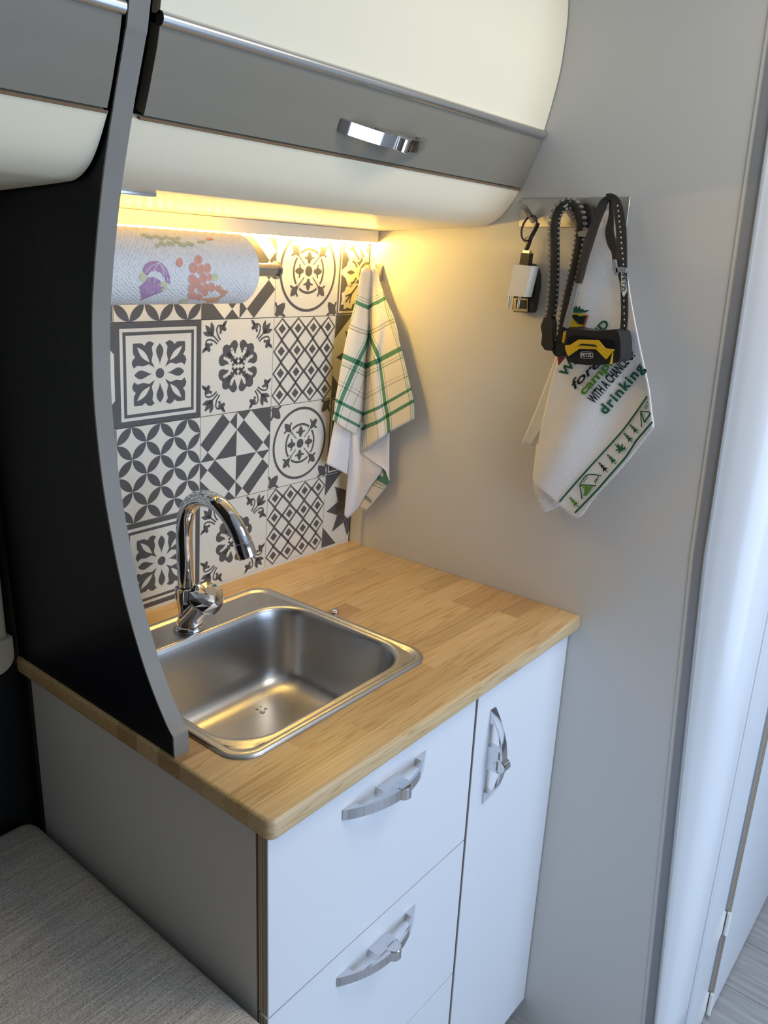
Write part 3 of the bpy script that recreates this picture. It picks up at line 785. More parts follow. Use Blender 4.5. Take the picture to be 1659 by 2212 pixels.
# ================================================================== OVERHEAD CABINETS
under = [(-0.3320, 1.5668), (-0.3138, 1.5410), (-0.2973, 1.5251), (-0.2755, 1.5147), (-0.2496, 1.5118), (-0.1703, 1.5086), (-0.0483, 1.5044), (-0.030, 1.5040)]
under_s = [(p.x, p.y) for p in catmull([(a, b, 0) for a, b in under], 5)]
doorp = [(p.x, p.y) for p in catmull([(-.3345, 1.5705, 0), (-.3432, 1.588, 0), (-.3502, 1.6042, 0), (-.3580, 1.622, 0), (-.3640, 1.6400, 0)], 3)]
upp = [(p.x, p.y) for p in catmull([(-.3655, 1.6480, 0), (-.3757, 1.6890, 0), (-.3838, 1.7314, 0), (-.3872, 1.7848, 0), (-.3857, 1.8201, 0), (-.378, 1.88, 0), (-.362, 1.985, 0)], 4)]
def overhead(x0, x1, label, handle):
    xl = -0.7012 if x0 > -.7 else x0
    t = thing('overhead_cabinet', label, 'cabinet', ((x0 + x1) / 2, -0.2, 1.505))
    profile_x('bottom_panel', ribbon_profile(under_s, .010), xl, x1, 'cream_laminate', t)
    profile_x('edge_strip', [(-.3335, 1.5664), (-.3335, 1.5690), (-.320, 1.5690), (-.320, 1.5664)], x0, x1 - .0, 'brown_edge', t)
    d = profile_x('door', ribbon_profile(doorp[::-1], .014), x0 + .004, x1 - .0015, 'grey_laminate', t); d['label'] = 'satin grey flap door'
    bm = bmesh.new(); tube(bm, [(x0 + .003, -.3652, 1.6450), (x1 - .001, -.3652, 1.6450)], .0062, 20); obj('rail', bm, 'satin_aluminium', t, angle=50)
    profile_x('upper_panel', ribbon_profile(upp[::-1], .012), x0 + .003, x1 - .001, 'cream_laminate', t)
    boxo('carcass', (x0 - .004, x1, -.316, -.045, 1.560, 1.985), 'interior_shade', t)  # solid block, its dark colour paints the shade behind the door gaps
    if handle is not None:
        add_handle(d, handle[0], handle[1])
    return t
def uhandle():
    # handle on the tilted grey door
    a = Vector((0, -.3432, 1.588)); b = Vector((0, -.3580, 1.622)); tilt = math.atan2(-(b.y - a.y), b.z - a.z)
    c = Vector((-0.3550, -.3480, 1.5975))
    return (c, (tilt, 0, 0))
overhead(-0.6915, -0.0008, 'cream overhead kitchen cabinet with grey flap door and chrome bow handle above the tiles', uhandle())
overhead(-1.75, -0.7238, 'cream and grey overhead locker over the seat, cut off by the divider panel', None)

# slim switch strip on the underside of the kitchen cabinet
def under_z(y):
    for (a, b), (c, d) in zip(under, under[1:]):
        if a <= y <= c: return b + (d - b) * (y - a) / (c - a)
    return 1.51
bm = bmesh.new()
zt = under_z(-.238)
box(bm, -.672, -.612, -.2440, -.2315, zt - .0035, zt + .001); bev(bm, .0012, 2)
lb = obj('touch_light', bm, 'satin_aluminium', angle=40)
tag(lb, 'slim silver light fitting under the overhead kitchen cabinet beside the divider panel', 'light')
boxo('lens', (-.669, -.615, -.2420, -.2335, zt - .0040, zt - .0034), 'plug_white', lb)

# ================================================================== LED BAR
lp = thing('led_strip_light', 'white light bar with a row of glowing warm LEDs along the top of the tiles', 'light', (-0.34, -0.045, 1.484))
profile_x('housing', [(-.0500, 1.4862), (-.0500, 1.5025), (-.0345, 1.5035), (-.0325, 1.4842), (-.0478, 1.4842)], -0.672, -0.0035, 'led_profile', lp)
boxo('top_lip', (-0.672, -0.0035, -.0515, -.0400, 1.5025, 1.5038), 'led_profile', lp)
bm = bmesh.new(); ball(bm, (0, 0, 0), .0030, 8, (1.4, 1, .95))
lme = bpy.data.meshes.new('led'); bm.to_mesh(lme); bm.free(); lme.materials.append(MATS['led'])
for i in range(40):
    o = bpy.data.objects.new('led', lme); COL.objects.link(o); o.parent = lp; o.matrix_parent_inverse = Matrix.Translation(-Vector(lp.location))
    o.location = (-0.664 + .01675 * i, -.0430, 1.4836)

# ================================================================== LOUNGE SIDE: seat cushion, window blind frame
bm = bmesh.new(); box(bm, -1.72, -0.697, -1.18, 0.016, 0.50, 0.628)
bmesh.ops.subdivide_edges(bm, edges=bm.edges[:], cuts=1)
bev(bm, .026, 5, [e for e in bm.edges if abs(e.verts[0].co.z - e.verts[1].co.z) < 1e-5 and len(e.link_faces) == 2 and e.calc_face_angle(0) > 1 or (abs(e.verts[0].co.z - e.verts[1].co.z) > .01 and e.calc_face_angle(0) > 1)])
tag(obj('seat_cushion', bm, 'woven_fabric', angle=60), 'grey-beige woven bench seat cushion against the cabinet side', 'cushion')
sb = boxo('bench_base', (-1.75, -0.72, -1.15, 0.02, 0.0, 0.50), 'grey_white_laminate')
tag(sb, 'pale bench base under the woven seat cushion', 'bench')
bl = thing('window_blind', 'cream window blind frame with rounded bottom rail on the black lounge wall', 'window blind', (-1.1, 0.01, 0.88))
bm = bmesh.new(); box(bm, -1.60, -0.7125, -.004, .0365, .930, 1.50); bev(bm, .008, 3, [e for e in bm.edges if all(v.co.y < 0 for v in e.verts)]); obj('frame', bm, 'cream_plastic', bl, angle=40)
bm = bmesh.new(); box(bm, -1.60, -0.7090, -.010, .0365, .8850, .9360)
bev(bm, .026, 6, [e for e in bm.edges if all(v.co.x > -1 and v.co.z < .9 for v in e.verts)])
bev(bm, .003, 2, [e for e in bm.edges if all(v.co.y < -.009 for v in e.verts)]); obj('bottom_rail', bm, 'cream_plastic', bl, angle=40)

# ================================================================== PAPER TOWEL
RY, RZ, RR = -0.0945, 1.4325, 0.0480; RX0, RX1 = -0.632, -0.371
ph = thing('paper_towel_holder', 'brushed steel paper towel bar with round end cap in front of the tiles', 'paper towel holder', (-0.48, RY, RZ))
bm = bmesh.new(); tube(bm, [(-0.681, RY, RZ), (-0.297, RY, RZ)], .0095, 24); obj('bar', bm, 'brushed_steel', ph, angle=50)
bm = bmesh.new(); lathe(bm, [(0, 0), (.0125, 0), (.0135, .001), (.0135, .004), (.0125, .005), (0, .005)], (-0.2985, RY, RZ), (1, 0, 0), 28); obj('end_cap', bm, 'chrome', ph, angle=40)
bm = bmesh.new(); lathe(bm, [(0, 0), (.022, 0), (.022, .004), (0, .004)], (-0.6855, RY, RZ), (1, 0, 0), 28); obj('wall_plate', bm, 'brushed_steel', ph, angle=40)
rl = thing('paper_towel_roll', 'white embossed kitchen paper roll printed with grapes and fruit', 'paper roll', ((RX0 + RX1) / 2, RY, RZ - RR))
n = 72; bm = bmesh.new(); uvl = bm.loops.layers.uv.new('UVMap'); A, B = [], []
xs = [RX0, RX0 + .003] + [RX0 + .003 + (RX1 - RX0 - .006) * k / 12 for k in range(1, 12)] + [RX1 - .003, RX1]
ringv = []
for i, x in enumerate(xs):
    r_ = RR - (.002 if i in (0, len(xs) - 1) else 0)
    ringv.append([bm.verts.new((x, RY + r_ * math.cos(2 * math.pi * k / n), RZ + r_ * math.sin(2 * math.pi * k / n))) for k in range(n)])
for i in range(len(xs) - 1):
    for k in range(n):
        f = bm.faces.new((ringv[i][k], ringv[i][(k + 1) % n], ringv[i + 1][(k + 1) % n], ringv[i + 1][k]))
        for l, (xi, kk) in zip(f.loops, ((i, k), (i, k + 1), (i + 1, k + 1), (i + 1, k))):
            a = 2 * math.pi * kk / n * RR; l[uvl].uv = (xs[xi] * .8 + a * .6, a * .8 - xs[xi] * .6)
obj('paper', bm, 'kitchen_paper', rl, angle=50)
for x, s in ((RX0, -1), (RX1, 1)):
    bm = bmesh.new(); lathe(bm, [(.0205, 0), (RR - .002, 0)], (x + s * .0003, RY, RZ), (1, 0, 0), 48); obj('paper_end', bm, 'cardboard' if s < 0 else 'kitchen_paper', rl)
bm = bmesh.new(); lathe(bm, [(.0185, 0), (.0205, 0), (.0205, RX1 - RX0), (.0185, RX1 - RX0), (.0185, 0)], (RX0, RY, RZ), (1, 0, 0), 32); obj('core', bm, 'cardboard', rl, angle=40)
def onroll(u, v, off=.0005):
    r_ = ray(u, v); R2 = RR + off
    oy, oz = CAM_P.y - RY, CAM_P.z - RZ; a = r_.y ** 2 + r_.z ** 2; b = 2 * (oy * r_.y + oz * r_.z); c = oy * oy + oz * oz - R2 * R2
    d = max(0, b * b - 4 * a * c); return CAM_P + r_ * ((-b - math.sqrt(d)) / (2 * a))
def rollpix(a, b): return (220 + a / 4.1475, 430 + b / 4.1475)
def roll_print(name, shapes, m, off, joined=True):
    for grp in ([shapes] if joined else [[q] for q in shapes]):
        bm = bmesh.new()
        for sh in grp: poly(bm, [onroll(*rollpix(a, b), off) for a, b in sh])
        o = obj(name, bm, m, rl)
        if joined and len(grp) > 1: o['kind'] = 'stuff'
def el(cx, cy, rx, ry, n=18): return circ(cx, cy, rx, n, ry)
grapes = [(866, 545, 35, 40), (822, 618, 37, 50), (890, 632, 33, 47), (948, 620, 30, 45), (815, 720, 37, 45), (855, 755, 37, 48), (912, 710, 34, 45), (805, 800, 27, 38), (932, 795, 35, 40), (985, 790, 30, 42), (888, 805, 24, 36), (812, 865, 40, 38), (870, 880, 34, 34), (925, 840, 28, 30), (965, 700, 20, 34)]
roll_print('grape_print', [el(*g) for g in grapes], 'print_coral', .0006, False)
roll_print('berry_print', [el(697, 570, 30, 42), el(965, 357, 34, 12)], 'print_coral', .0006, False)
roll_print('grape_outline', [el(a, b, r_ + 5, q + 5) for a, b, r_, q in grapes], 'print_line', .0004)
roll_print('leaf_print', [[(900, 900), (990, 800), (1060, 770), (1075, 810), (1135, 825), (1100, 870), (1060, 890), (1040, 920), (960, 935), (900, 940)]], 'print_orange', .0005)
arch = [(365, 640), (385, 590), (430, 560), (490, 555), (540, 575), (585, 625), (610, 690), (612, 760), (580, 745), (560, 700), (530, 660), (480, 640), (435, 650), (410, 690), (385, 670)]
body = [(335, 790), (420, 700), (470, 700), (520, 730), (555, 790), (545, 830), (470, 860), (345, 912), (350, 850)]
roll_print('plum_print', [arch, body], 'print_purple', .0005, False)
roll_print('plum_lines', [strip([(395, 660), (440, 600), (510, 572)], 3), strip([(460, 650), (480, 610), (515, 572)], 3), strip([(560, 690), (545, 620), (515, 572)], 3), strip([(595, 740), (575, 650), (515, 572)], 3), strip([(430, 700), (415, 740)], 3), strip([(480, 705), (460, 760)], 3), strip([(530, 740), (500, 780)], 3), strip([(395, 800), (405, 825), (420, 800)], 3), strip([(440, 815), (455, 840), (468, 815)], 3)], 'print_line', .0008)
roll_print('lime_print', [el(370, 700, 36, 44), el(555, 780, 34, 42), el(1010, 700, 34, 36), el(740, 915, 40, 20)], 'print_lime', .0004, False)
random.seed(3)
roll_print('leaf_spray', [el(380 + 34 * i + random.uniform(-8, 8), 322 + 8 * (i % 3) + 3.2 * i, 24, 13, 10) for i in range(10)] + [el(500 + 34 * i, 385 + random.uniform(-15, 35), 22, 20, 10) for i in range(10)] + [el(870 + 20 * i, 385, 16, 14, 8) for i in range(3)], 'print_leaf', .0004)

# ================================================================== TEXTILES
def patch(name_bm, rows, surf, nu=6, nv=6, uv=None, m_index=0):
    """rows of equal-length tuples (u, v, offset[, U, V]) -> smooth grid on the real surface"""
    bm = name_bm
    across = [catmull(r_, nu) for r_ in rows]
    ncol = len(across[0]); cols = [catmull([across[i][c] for i in range(len(rows))], nv) for c in range(ncol)]
    grid = [[bm.verts.new(surf(p[0], p[1], p[2])) for p in col] for col in cols]
    for c in range(ncol - 1):
        for r_ in range(len(cols[0]) - 1):
            f = bm.faces.new((grid[c][r_], grid[c + 1][r_], grid[c + 1][r_ + 1], grid[c][r_ + 1]))
            f.material_index = m_index; f.smooth = True
            if uv and len(rows[0][0]) > 3:
                for l, (cc, rr) in zip(f.loops, ((c, r_), (c + 1, r_), (c + 1, r_ + 1), (c, r_ + 1))): l[uv].uv = (cols[cc][rr][3], cols[cc][rr][4])
def corner_surf(u, v, o):
    """in front of the inside corner: tile wall plane or partition plane, whichever is met first"""
    r_ = ray(u, v)
    tx = ((-.016 - o) - CAM_P.x) / r_.x
    n = Vector((0, 1, LEAN)); p0 = Vector((0, -.020 - o, ZC)); ty = n.dot(p0 - CAM_P) / n.dot(r_)
    return CAM_P + r_ * min(tx, ty)
def z5(a, b): return (650 + a / 3.403, 550 + b / 3.403)
def Z5(rows): return [[(*z5(p[0], p[1]), *p[2:]) for p in r_] for r_ in rows]
pt = thing('plaid_tea_towel', 'white terry tea towel with green plaid stripes hanging in the tiled corner', 'tea towel', (-0.03, -0.06, 1.12))
bm = bmesh.new(); uvl = bm.loops.layers.uv.new('UVMap')
lw = [((445, 100), (480, 95), (515, 100), 0, .25, .40), ((400, 345), (450, 370), (494, 388), .205, .20, .42), ((355, 522), (430, 555), (503, 575), .353, .22, .50), ((307, 742), (400, 785), (482, 822), .50, .335, .615),
      ((275, 935), (375, 990), (472, 1050), .672, .405, .725), ((252, 1065), (355, 1120), (462, 1172), .795, .44, .80), ((240, 1160), (345, 1218), (452, 1275), .885, .46, .84), ((232, 1215), (335, 1285), (446, 1345), .97, .47, .86)]
rows = []
for i, (L, M_, C_, V, uL, uC) in enumerate(lw):
    f = (M_[0] - L[0]) / (C_[0] - L[0]); g = min(1, i / 3)
    rows.append([(*L, .010 + .004 * g, uL, V), (*M_, .012 + .012 * g, uL + (uC - uL) * f, V), (*C_, .009, uC, V)])
patch(bm, Z5(rows), corner_surf, 7, 5, uvl)
rw = [((515, 100), (525, 98), (540, 100), (552, 112), 0, .40, .30), ((494, 388), (540, 360), (580, 342), (622, 318), .205, .42, .20), ((503, 575), (560, 547), (625, 507), (692, 480), .353, .50, .15), ((482, 822), (540, 790), (595, 764), (738, 690), .50, .68, .18),
      ((472, 1050), (540, 1005), (615, 960), (788, 876), .672, .74, .17), ((462, 1172), (545, 1135), (628, 1090), (812, 985), .795, .78, .17), ((455, 1272), (550, 1235), (634, 1185), (832, 1072), .885, .82, .17), ((448, 1455), (560, 1370), (650, 1308), (838, 1205), .985, .86, .17)]
rows = []
for i, (C_, M1, M2, R1, V, uC, uR) in enumerate(rw):
    g = min(1, i / 3); w_ = R1[0] - C_[0]
    uu = lambda p: uC + (uR - uC) * (p[0] - C_[0]) / w_
    rows.append([(*C_, .009 if i < 7 else .022, uC, V), (*M1, .013 + .012 * g, uu(M1), V), (*M2, .010 + .004 * g, uu(M2), V), (*R1, .006 + .006 * g, uR, V)])
patch(bm, Z5(rows), corner_surf, 6, 5, uvl)
o = obj('outer_fold', bm, 'plaid_terry', pt); sm = o.modifiers.new('thick', 'SOLIDIFY'); sm.thickness = .0018; sm.offset = 1
bm = bmesh.new()
patch(bm, Z5([[(262, 1150, .002), (310, 1170, .006), (370, 1200, .004)], [(245, 1230, .003), (300, 1280, .009), (362, 1330, .004)], [(215, 1390, .003), (280, 1440, .010), (352, 1500, .003)], [(186, 1540, .003), (260, 1575, .009), (338, 1615, .003)]]), corner_surf)
patch(bm, Z5([[(362, 1200, .004), (420, 1220, .014), (480, 1240, .010)], [(360, 1330, .005), (410, 1350, .018), (470, 1420, .014)], [(348, 1560, .006), (430, 1540, .020), (592, 1562, .012)], [(334, 1740, .007), (410, 1720, .018), (505, 1715, .010)], [(319, 1915, .008), (350, 1935, .012), (425, 1855, .008)]]), corner_surf)
patch(bm, Z5([[(452, 1440, .018), (550, 1350, .014), (652, 1250, .008)], [(450, 1462, .020), (545, 1400, .015), (651, 1360, .008)], [(500, 1500, .018), (570, 1470, .013), (650, 1500, .006)], [(590, 1563, .014), (620, 1590, .010), (650, 1670, .005)]]), corner_surf)
o = obj('lining', bm, 'terry_lining', pt); sm = o.modifiers.new('thick', 'SOLIDIFY'); sm.thickness = .0018; sm.offset = 1
bm = bmesh.new(); uvl = bm.loops.layers.uv.new('UVMap')
patch(bm, Z5([[(535, 1540, .004, .62, .42), (590, 1560, .006, .7, .47), (652, 1640, .003, .7, .55)], [(500, 1640, .004, .58, .56), (575, 1640, .006, .66, .50), (648, 1680, .003, .66, .50)], [(440, 1780, .004, .6, .62), (520, 1750, .006, .6, .60), (580, 1765, .003, .6, .60)], [(415, 1852, .004, .6, .64), (455, 1870, .005, .6, .64), (480, 1880, .003, .6, .64)]]), corner_surf, 5, 5, uvl)
o = obj('inner_fold', bm, 'plaid_terry', pt); sm = o.modifiers.new('thick', 'SOLIDIFY'); sm.thickness = .0015; sm.offset = 1
bm = bmesh.new()
add_text(bm, 'e', z5(446, 1292), z5(488, 1280), 9, lambda u, v: corner_surf(u, v, .0155))
obj('lettering', bm, 'ink_dark', pt)
for pts in (((458, 1775), (515, 1825)), ((470, 1768), (522, 1815))):
    bm = bmesh.new(); poly(bm, [corner_surf(*z5(a, b), .0085) for a, b in strip(pts, 2.5)]); obj('woven_stripe', bm, 'ink_green', pt)
hk = boxo('towel_hook', (-.024, -.0002, -.062, -.046, 1.418, 1.448), 'brushed_steel', r=.002)
tag(hk, 'small square steel towel hook in the corner behind the plaid towel', 'hook')

# camping towel on the hook rail: height field in front of the partition
HKY, HKZ = -.4790, 1.552
def camp_x(y, z, o):
    d = math.hypot(y - HKY, z - HKZ); th = math.atan2(y - HKY, HKZ - z)
    return -(.020 + o + .0085 * min(1, d / .22) * (1 + math.sin(th * 11 + 1.1)) * .5 + .003 * math.sin(y * 60 + z * 25) * min(1, d / .3))
def camp_surf(u, v, o=0.0):
    p = onx(u, v, -.02)
    for _ in range(4): p = onx(u, v, camp_x(p.y, p.z, o))
    return p
def z4(a, b): return (1050 + a / 2.765, 380 + b / 2.765)
def Z4(rows): return [[(*z4(p[0], p[1]), *p[2:]) for p in r_] for r_ in rows]
ct = thing('camping_tea_towel', 'white terry tea towel with green camping print hanging from the hook rail', 'tea towel', (-0.03, -0.46, 1.0))
bm = bmesh.new()
def rowL(L, R_, n=5, sag=0): return [(L[0] + (R_[0] - L[0]) * k / n, L[1] + (R_[1] - L[1]) * k / n + sag * math.sin(math.pi * k / n), .004) for k in range(n + 1)]
rows = [rowL((718, 140), (765, 140)), rowL((655, 300), (800, 300)), rowL((560, 600), (843, 600), 5, 20), rowL((500, 820), (875, 800), 5, 30), rowL((425, 1100), (932, 1080), 5, 50), rowL((365, 1330), (972, 1270), 5, 90), rowL((310, 1600), (988, 1400), 5, 140)]
rows.append([(278, 1790, .004), (395, 1880, .004), (500, 1960, .004), (640, 1850, .004), (820, 1650, .004), (996, 1445, .004)])
rows.append([(290, 1838, .004), (415, 1940, .004), (545, 2042, .004), (650, 1915, .004), (832, 1718, .004), (1002, 1500, .004)])
patch(bm, Z4(rows), camp_surf, 7, 5)
o = obj('front_layer', bm, 'terry_white', ct); sm = o.modifiers.new('thick', 'SOLIDIFY'); sm.thickness = .0016; sm.offset = 1
bm = bmesh.new()
patch(bm, Z4([[(470, 950, -.004), (520, 960, -.004)], [(400, 1130, -.006), (470, 1150, -.004)], [(310, 1370, -.007), (400, 1400, -.004)], [(214, 1598, -.008), (265, 1618, -.006), ][:2]]), camp_surf)
patch(bm, Z4([[(300, 1600, -.006), (420, 1700, -.006)], [(283, 1838, -.006), (440, 1935, -.006)], [(350, 2010, -.006), (416, 1985, -.006)]]), camp_surf)
o = obj('back_layer', bm, 'terry_lining', ct); sm = o.modifiers.new('thick', 'SOLIDIFY'); sm.thickness = .0016; sm.offset = 1
# fringe along the selvedge
bm = bmesh.new(); random.seed(11)
for (a0, b0), (a1, b1), nrm in (((290, 1838), (545, 2042), (-.6, .8)), ((545, 2042), (1002, 1500), (.75, .66)), ((214, 1598), (290, 1622), (-.2, 1)), ((283, 1838), (350, 2010), (-1, .2))):
    n_ = int(math.hypot(a1 - a0, b1 - b0) / 9)
    for k in range(n_):
        t_ = (k + random.random()) / n_; a = a0 + (a1 - a0) * t_; b = b0 + (b1 - b0) * t_; L = random.uniform(6, 15)
        pts = strip([(a - nrm[0] * 4, b - nrm[1] * 4), (a + nrm[0] * L + random.uniform(-4, 4), b + nrm[1] * L + random.uniform(-4, 4))], 1.6)
        poly(bm, [camp_surf(*z4(*q), .0045) for q in pts])
o = obj('fringe', bm, 'terry_white', ct); o['kind'] = 'stuff'
def z7(a, b): return (1100 + a / 4.74, 850 + b / 4.74)
def zt_(a, b): return (1150 + a / 5.925, 620 + b / 5.925)
PO = .0062
def camp_print(name, m, polys=(), texts=(), f=z7, off=PO):
    bm = bmesh.new()
    for p in polys: poly(bm, [camp_surf(*f(a, b), off) for a, b in p])
    for body, p0, p1, h, kw in texts: add_text(bm, body, f(*p0), f(*p1), h, lambda u, v: camp_surf(u, v, off), **kw)
    return obj(name, bm, m, ct)
def seg(pts, wd, n=8):
    q = catmull([(a, b, 0) for a, b in pts], n); return strip([(p.x, p.y) for p in q], wd)
line1 = [(512, 1112), (700, 893), (880, 692), (1150, 392), (1300, 190), (1412, 28)]; line2 = [(672, 1222), (880, 1008), (1050, 815), (1200, 640), (1300, 485), (1380, 390), (1466, 290)]
for q_, w_ in ((line1, 9), (line2, 10)): camp_print('border_line', 'ink_green', [seg(q_, w_)])
def tree(cx, cy, s, m, parts):
    d = Vector((-.66, -.75)); n_ = Vector((.75, -.66)); P = []
    for k, (h0, h1, wd) in enumerate(((-.9, .1, .55), (-.2, .6, .42), (.35, 1.05, .28))):
        c = Vector((cx, cy))
        P.append([tuple(c + d * s * h0 + n_ * s * wd), tuple(c + d * s * (h0 + .22) + n_ * s * wd * .4), tuple(c + d * s * (h0 + .06)), tuple(c + d * s * (h0 + .22) - n_ * s * wd * .4), tuple(c + d * s * h0 - n_ * s * wd), tuple(c + d * s * h1)])
    P.append(strip([(cx - d.x * s * 1.25, cy - d.y * s * 1.25), (cx, cy)], s * .06))
    parts.setdefault(m, []).extend(P)
def motif(name, m, P): camp_print(name, m, P)['kind'] = 'stuff'
for cx, cy, sz, m_ in ((655, 1105, 62, 'ink_light_green'), (955, 750, 62, 'ink_dark'), (1040, 665, 62, 'ink_green'), (1210, 445, 60, 'ink_green'), (1268, 355, 58, 'ink_green')):
    q_ = {}; tree(cx, cy, sz, m_, q_); motif('pine_print', m_, q_[m_])
motif('campfire_print', 'ink_green', [lens((1080, 515), (1150, 590), 10), lens((1105, 505), (1150, 590), 9), lens((1160, 510), (1140, 600), 12), lens((1195, 545), (1140, 590), 10), strip([(1090, 580), (1190, 565)], 8), strip([(1120, 610), (1150, 560)], 8)])
motif('tent_print', 'ink_green', [seg([(725, 930), (800, 835), (945, 840)], 6), seg([(725, 935), (890, 945)], 6), seg([(915, 845), (880, 920)], 6), seg([(760, 905), (805, 850)], 4), seg([(890, 870), (870, 905)], 4), seg([(722, 935), (745, 1080)], 6)])
motif('tent_opening_print', 'ink_light_green', [[(770, 945), (860, 955), (790, 1045), (775, 1050)], seg([(735, 940), (775, 980), (765, 1050)], 6)])
motif('tent_print', 'ink_green', [seg([(1345, 180), (1355, 345)], 6), seg([(1345, 180), (1440, 190)], 6), [(1440, 190), (1452, 215), (1385, 305), (1375, 290), (1412, 240)], seg([(1350, 190), (1385, 300)], 6), seg([(1380, 155), (1418, 85)], 4), seg([(1395, 165), (1425, 115)], 4)])
for m_, args in (('ink_dark', ('WITH A CHANCE OF', (790, 1500), (1330, 866), 21, dict(bold=.030))), ('ink_dark', ('forecast', (540, 1312), (1225, 660), 19, dict(shear=.25, bold=.02))),
                 ('ink_green', ('drinking', (935, 1640), (1440, 1040), 22, dict(bold=.036, spacing=1.2))), ('ink_green', ('WEEKEND', (412, 1158), (990, 470), 18, dict(bold=.035))), ('ink_light_green', ('camping', (655, 1392), (1190, 812), 18, dict(bold=.035)))):
    camp_print('lettering', m_, (), [args], zt_)['kind'] = 'stuff'
camp_print('pineapple_body', 'ink_yellow', [[(500, 330), (700, 350), (660, 520), (475, 510), (480, 440)]], (), zt_)
camp_print('pineapple_crown', 'ink_green', [[(505, 320), (515, 240), (545, 265), (560, 230), (580, 270), (605, 240), (620, 285), (660, 280), (655, 300), (730, 295), (690, 325), (600, 330)]], (), zt_, PO + .0003)
camp_print('pineapple_glasses', 'ink_dark', [[(500, 360), (560, 350), (600, 375), (690, 365), (650, 480), (590, 470), (540, 420)]], (), zt_, PO + .0003)
camp_print('pineapple_trim', 'ink_red', [strip([(710, 360), (650, 525)], 10)], (), zt_, PO + .0005)

# ================================================================== HOOK RAIL
hr = thing('hook_rail', 'brushed steel self-adhesive hook rail with three pegs on the partition', 'hook rail', (0, -.425, 1.51))
c1, c2, c3, c4 = [onx(*p, -.0015) for p in ((1126, 432), (1363, 420), (1357, 488), (1120, 495))]
boxo('plate', (-.0030, -.0002, c2.y, c1.y, (c3.z + c4.z) / 2, (c1.z + c2.z) / 2), 'plate_steel', hr, r=.0008, seg=1)
for tip, bs in (((1131, 447), (1152, 476)), ((1220, 441), (1238, 472)), ((1306, 440), (1322, 462))):
    a = onx(*bs, -.002); b = onx(*tip, -.034)
    bm = bmesh.new(); tube(bm, [a, a + (b - a) * .5, b], .0048, 18); obj('peg', bm, 'brushed_steel', hr, angle=50)

# ================================================================== KEY BUNDLE with charger
def z3(a, b): return (1060 + a / 4.88, 400 + b / 4.88)
def P3(a, b, x): return onx(*z3(a, b), x)
def pixprism(name, pts, f, x0, x1, m, parent, r=0.0, seg_=2):
    """outline on the plane x=x0 pushed back to x=x1"""
    bm = bmesh.new(); prism(bm, [onx(*f(a, b), x0) for a, b in pts], (x1 - x0, 0, 0))
    if r:
        e = [e for e in bm.edges if all(abs(v.co.x - x0) < 1e-6 for v in e.verts) and e.is_manifold and e.calc_face_angle(0) > .6]
        bev(bm, r, seg_, e)
    return obj(name, bm, m, parent, angle=35)
kr = thing('key_bundle', 'black key ring with white charger plug and black fob on the hook rail', 'keys', (-.02, -.345, 1.40))
c = P3(405, 455, -.022)
bm = bmesh.new(); tube(bm, [c + Vector((.006 * math.sin(t_), .0125 * math.cos(t_), .0185 * math.sin(t_))) for t_ in (2 * math.pi * k / 40 for k in range(41))], .0016, 8, False); obj('ring', bm, 'black_plastic', kr, smooth=True)
bm = bmesh.new(); tube(bm, catmull([P3(*q, -.022) for q in ((385, 545), (355, 585), (372, 620), (352, 665), (375, 670), (405, 560), (385, 545))], 5), .0009, 8); obj('clip', bm, 'gold_metal', kr, smooth=True)
bm = bmesh.new(); tube(bm, catmull([P3(*q, -.024) for q in ((500, 400), (470, 470), (430, 540), (395, 640), (375, 690))], 5), .0030, 10); obj('cord', bm, 'black_cord', kr, smooth=True)
pixprism('usb_plug', [(322, 712), (410, 718), (392, 850), (300, 835)], z3, -.030, -.018, 'black_plastic', kr, .001)
pixprism('usb_tip', [(340, 685), (408, 690), (404, 720), (335, 714)], z3, -.028, -.020, 'brushed_steel', kr)
cg = pixprism('charger', [(245, 838), (435, 852), (355, 1180), (178, 1162)], z3, -.046, -.024, 'plug_white', kr, .002)
for q in (((205, 1165), (188, 1290)), ((308, 1175), (288, 1300))):
    bm = bmesh.new(); tube(bm, [P3(*q[0], -.035), P3(*q[1], -.035)], .0021, 12); obj('prong', bm, 'brushed_steel', cg, angle=50)
fb = pixprism('fob', [(380, 818), (425, 828), (470, 880), (482, 950), (478, 1080), (455, 1220), (440, 1310), (425, 1345), (240, 1338), (228, 1300), (240, 1180), (330, 1000)], z3, -.021, -.006, 'black_plastic', kr, .003)
pixprism('fob_frame', [(242, 1190), (392, 1198), (388, 1335), (236, 1328)], z3, -.0235, -.0205, 'gold_metal', fb, .0006, 1)
pixprism('fob_window', [(268, 1205), (378, 1210), (374, 1305), (262, 1300)], z3, -.0243, -.0230, 'black_plastic', fb)

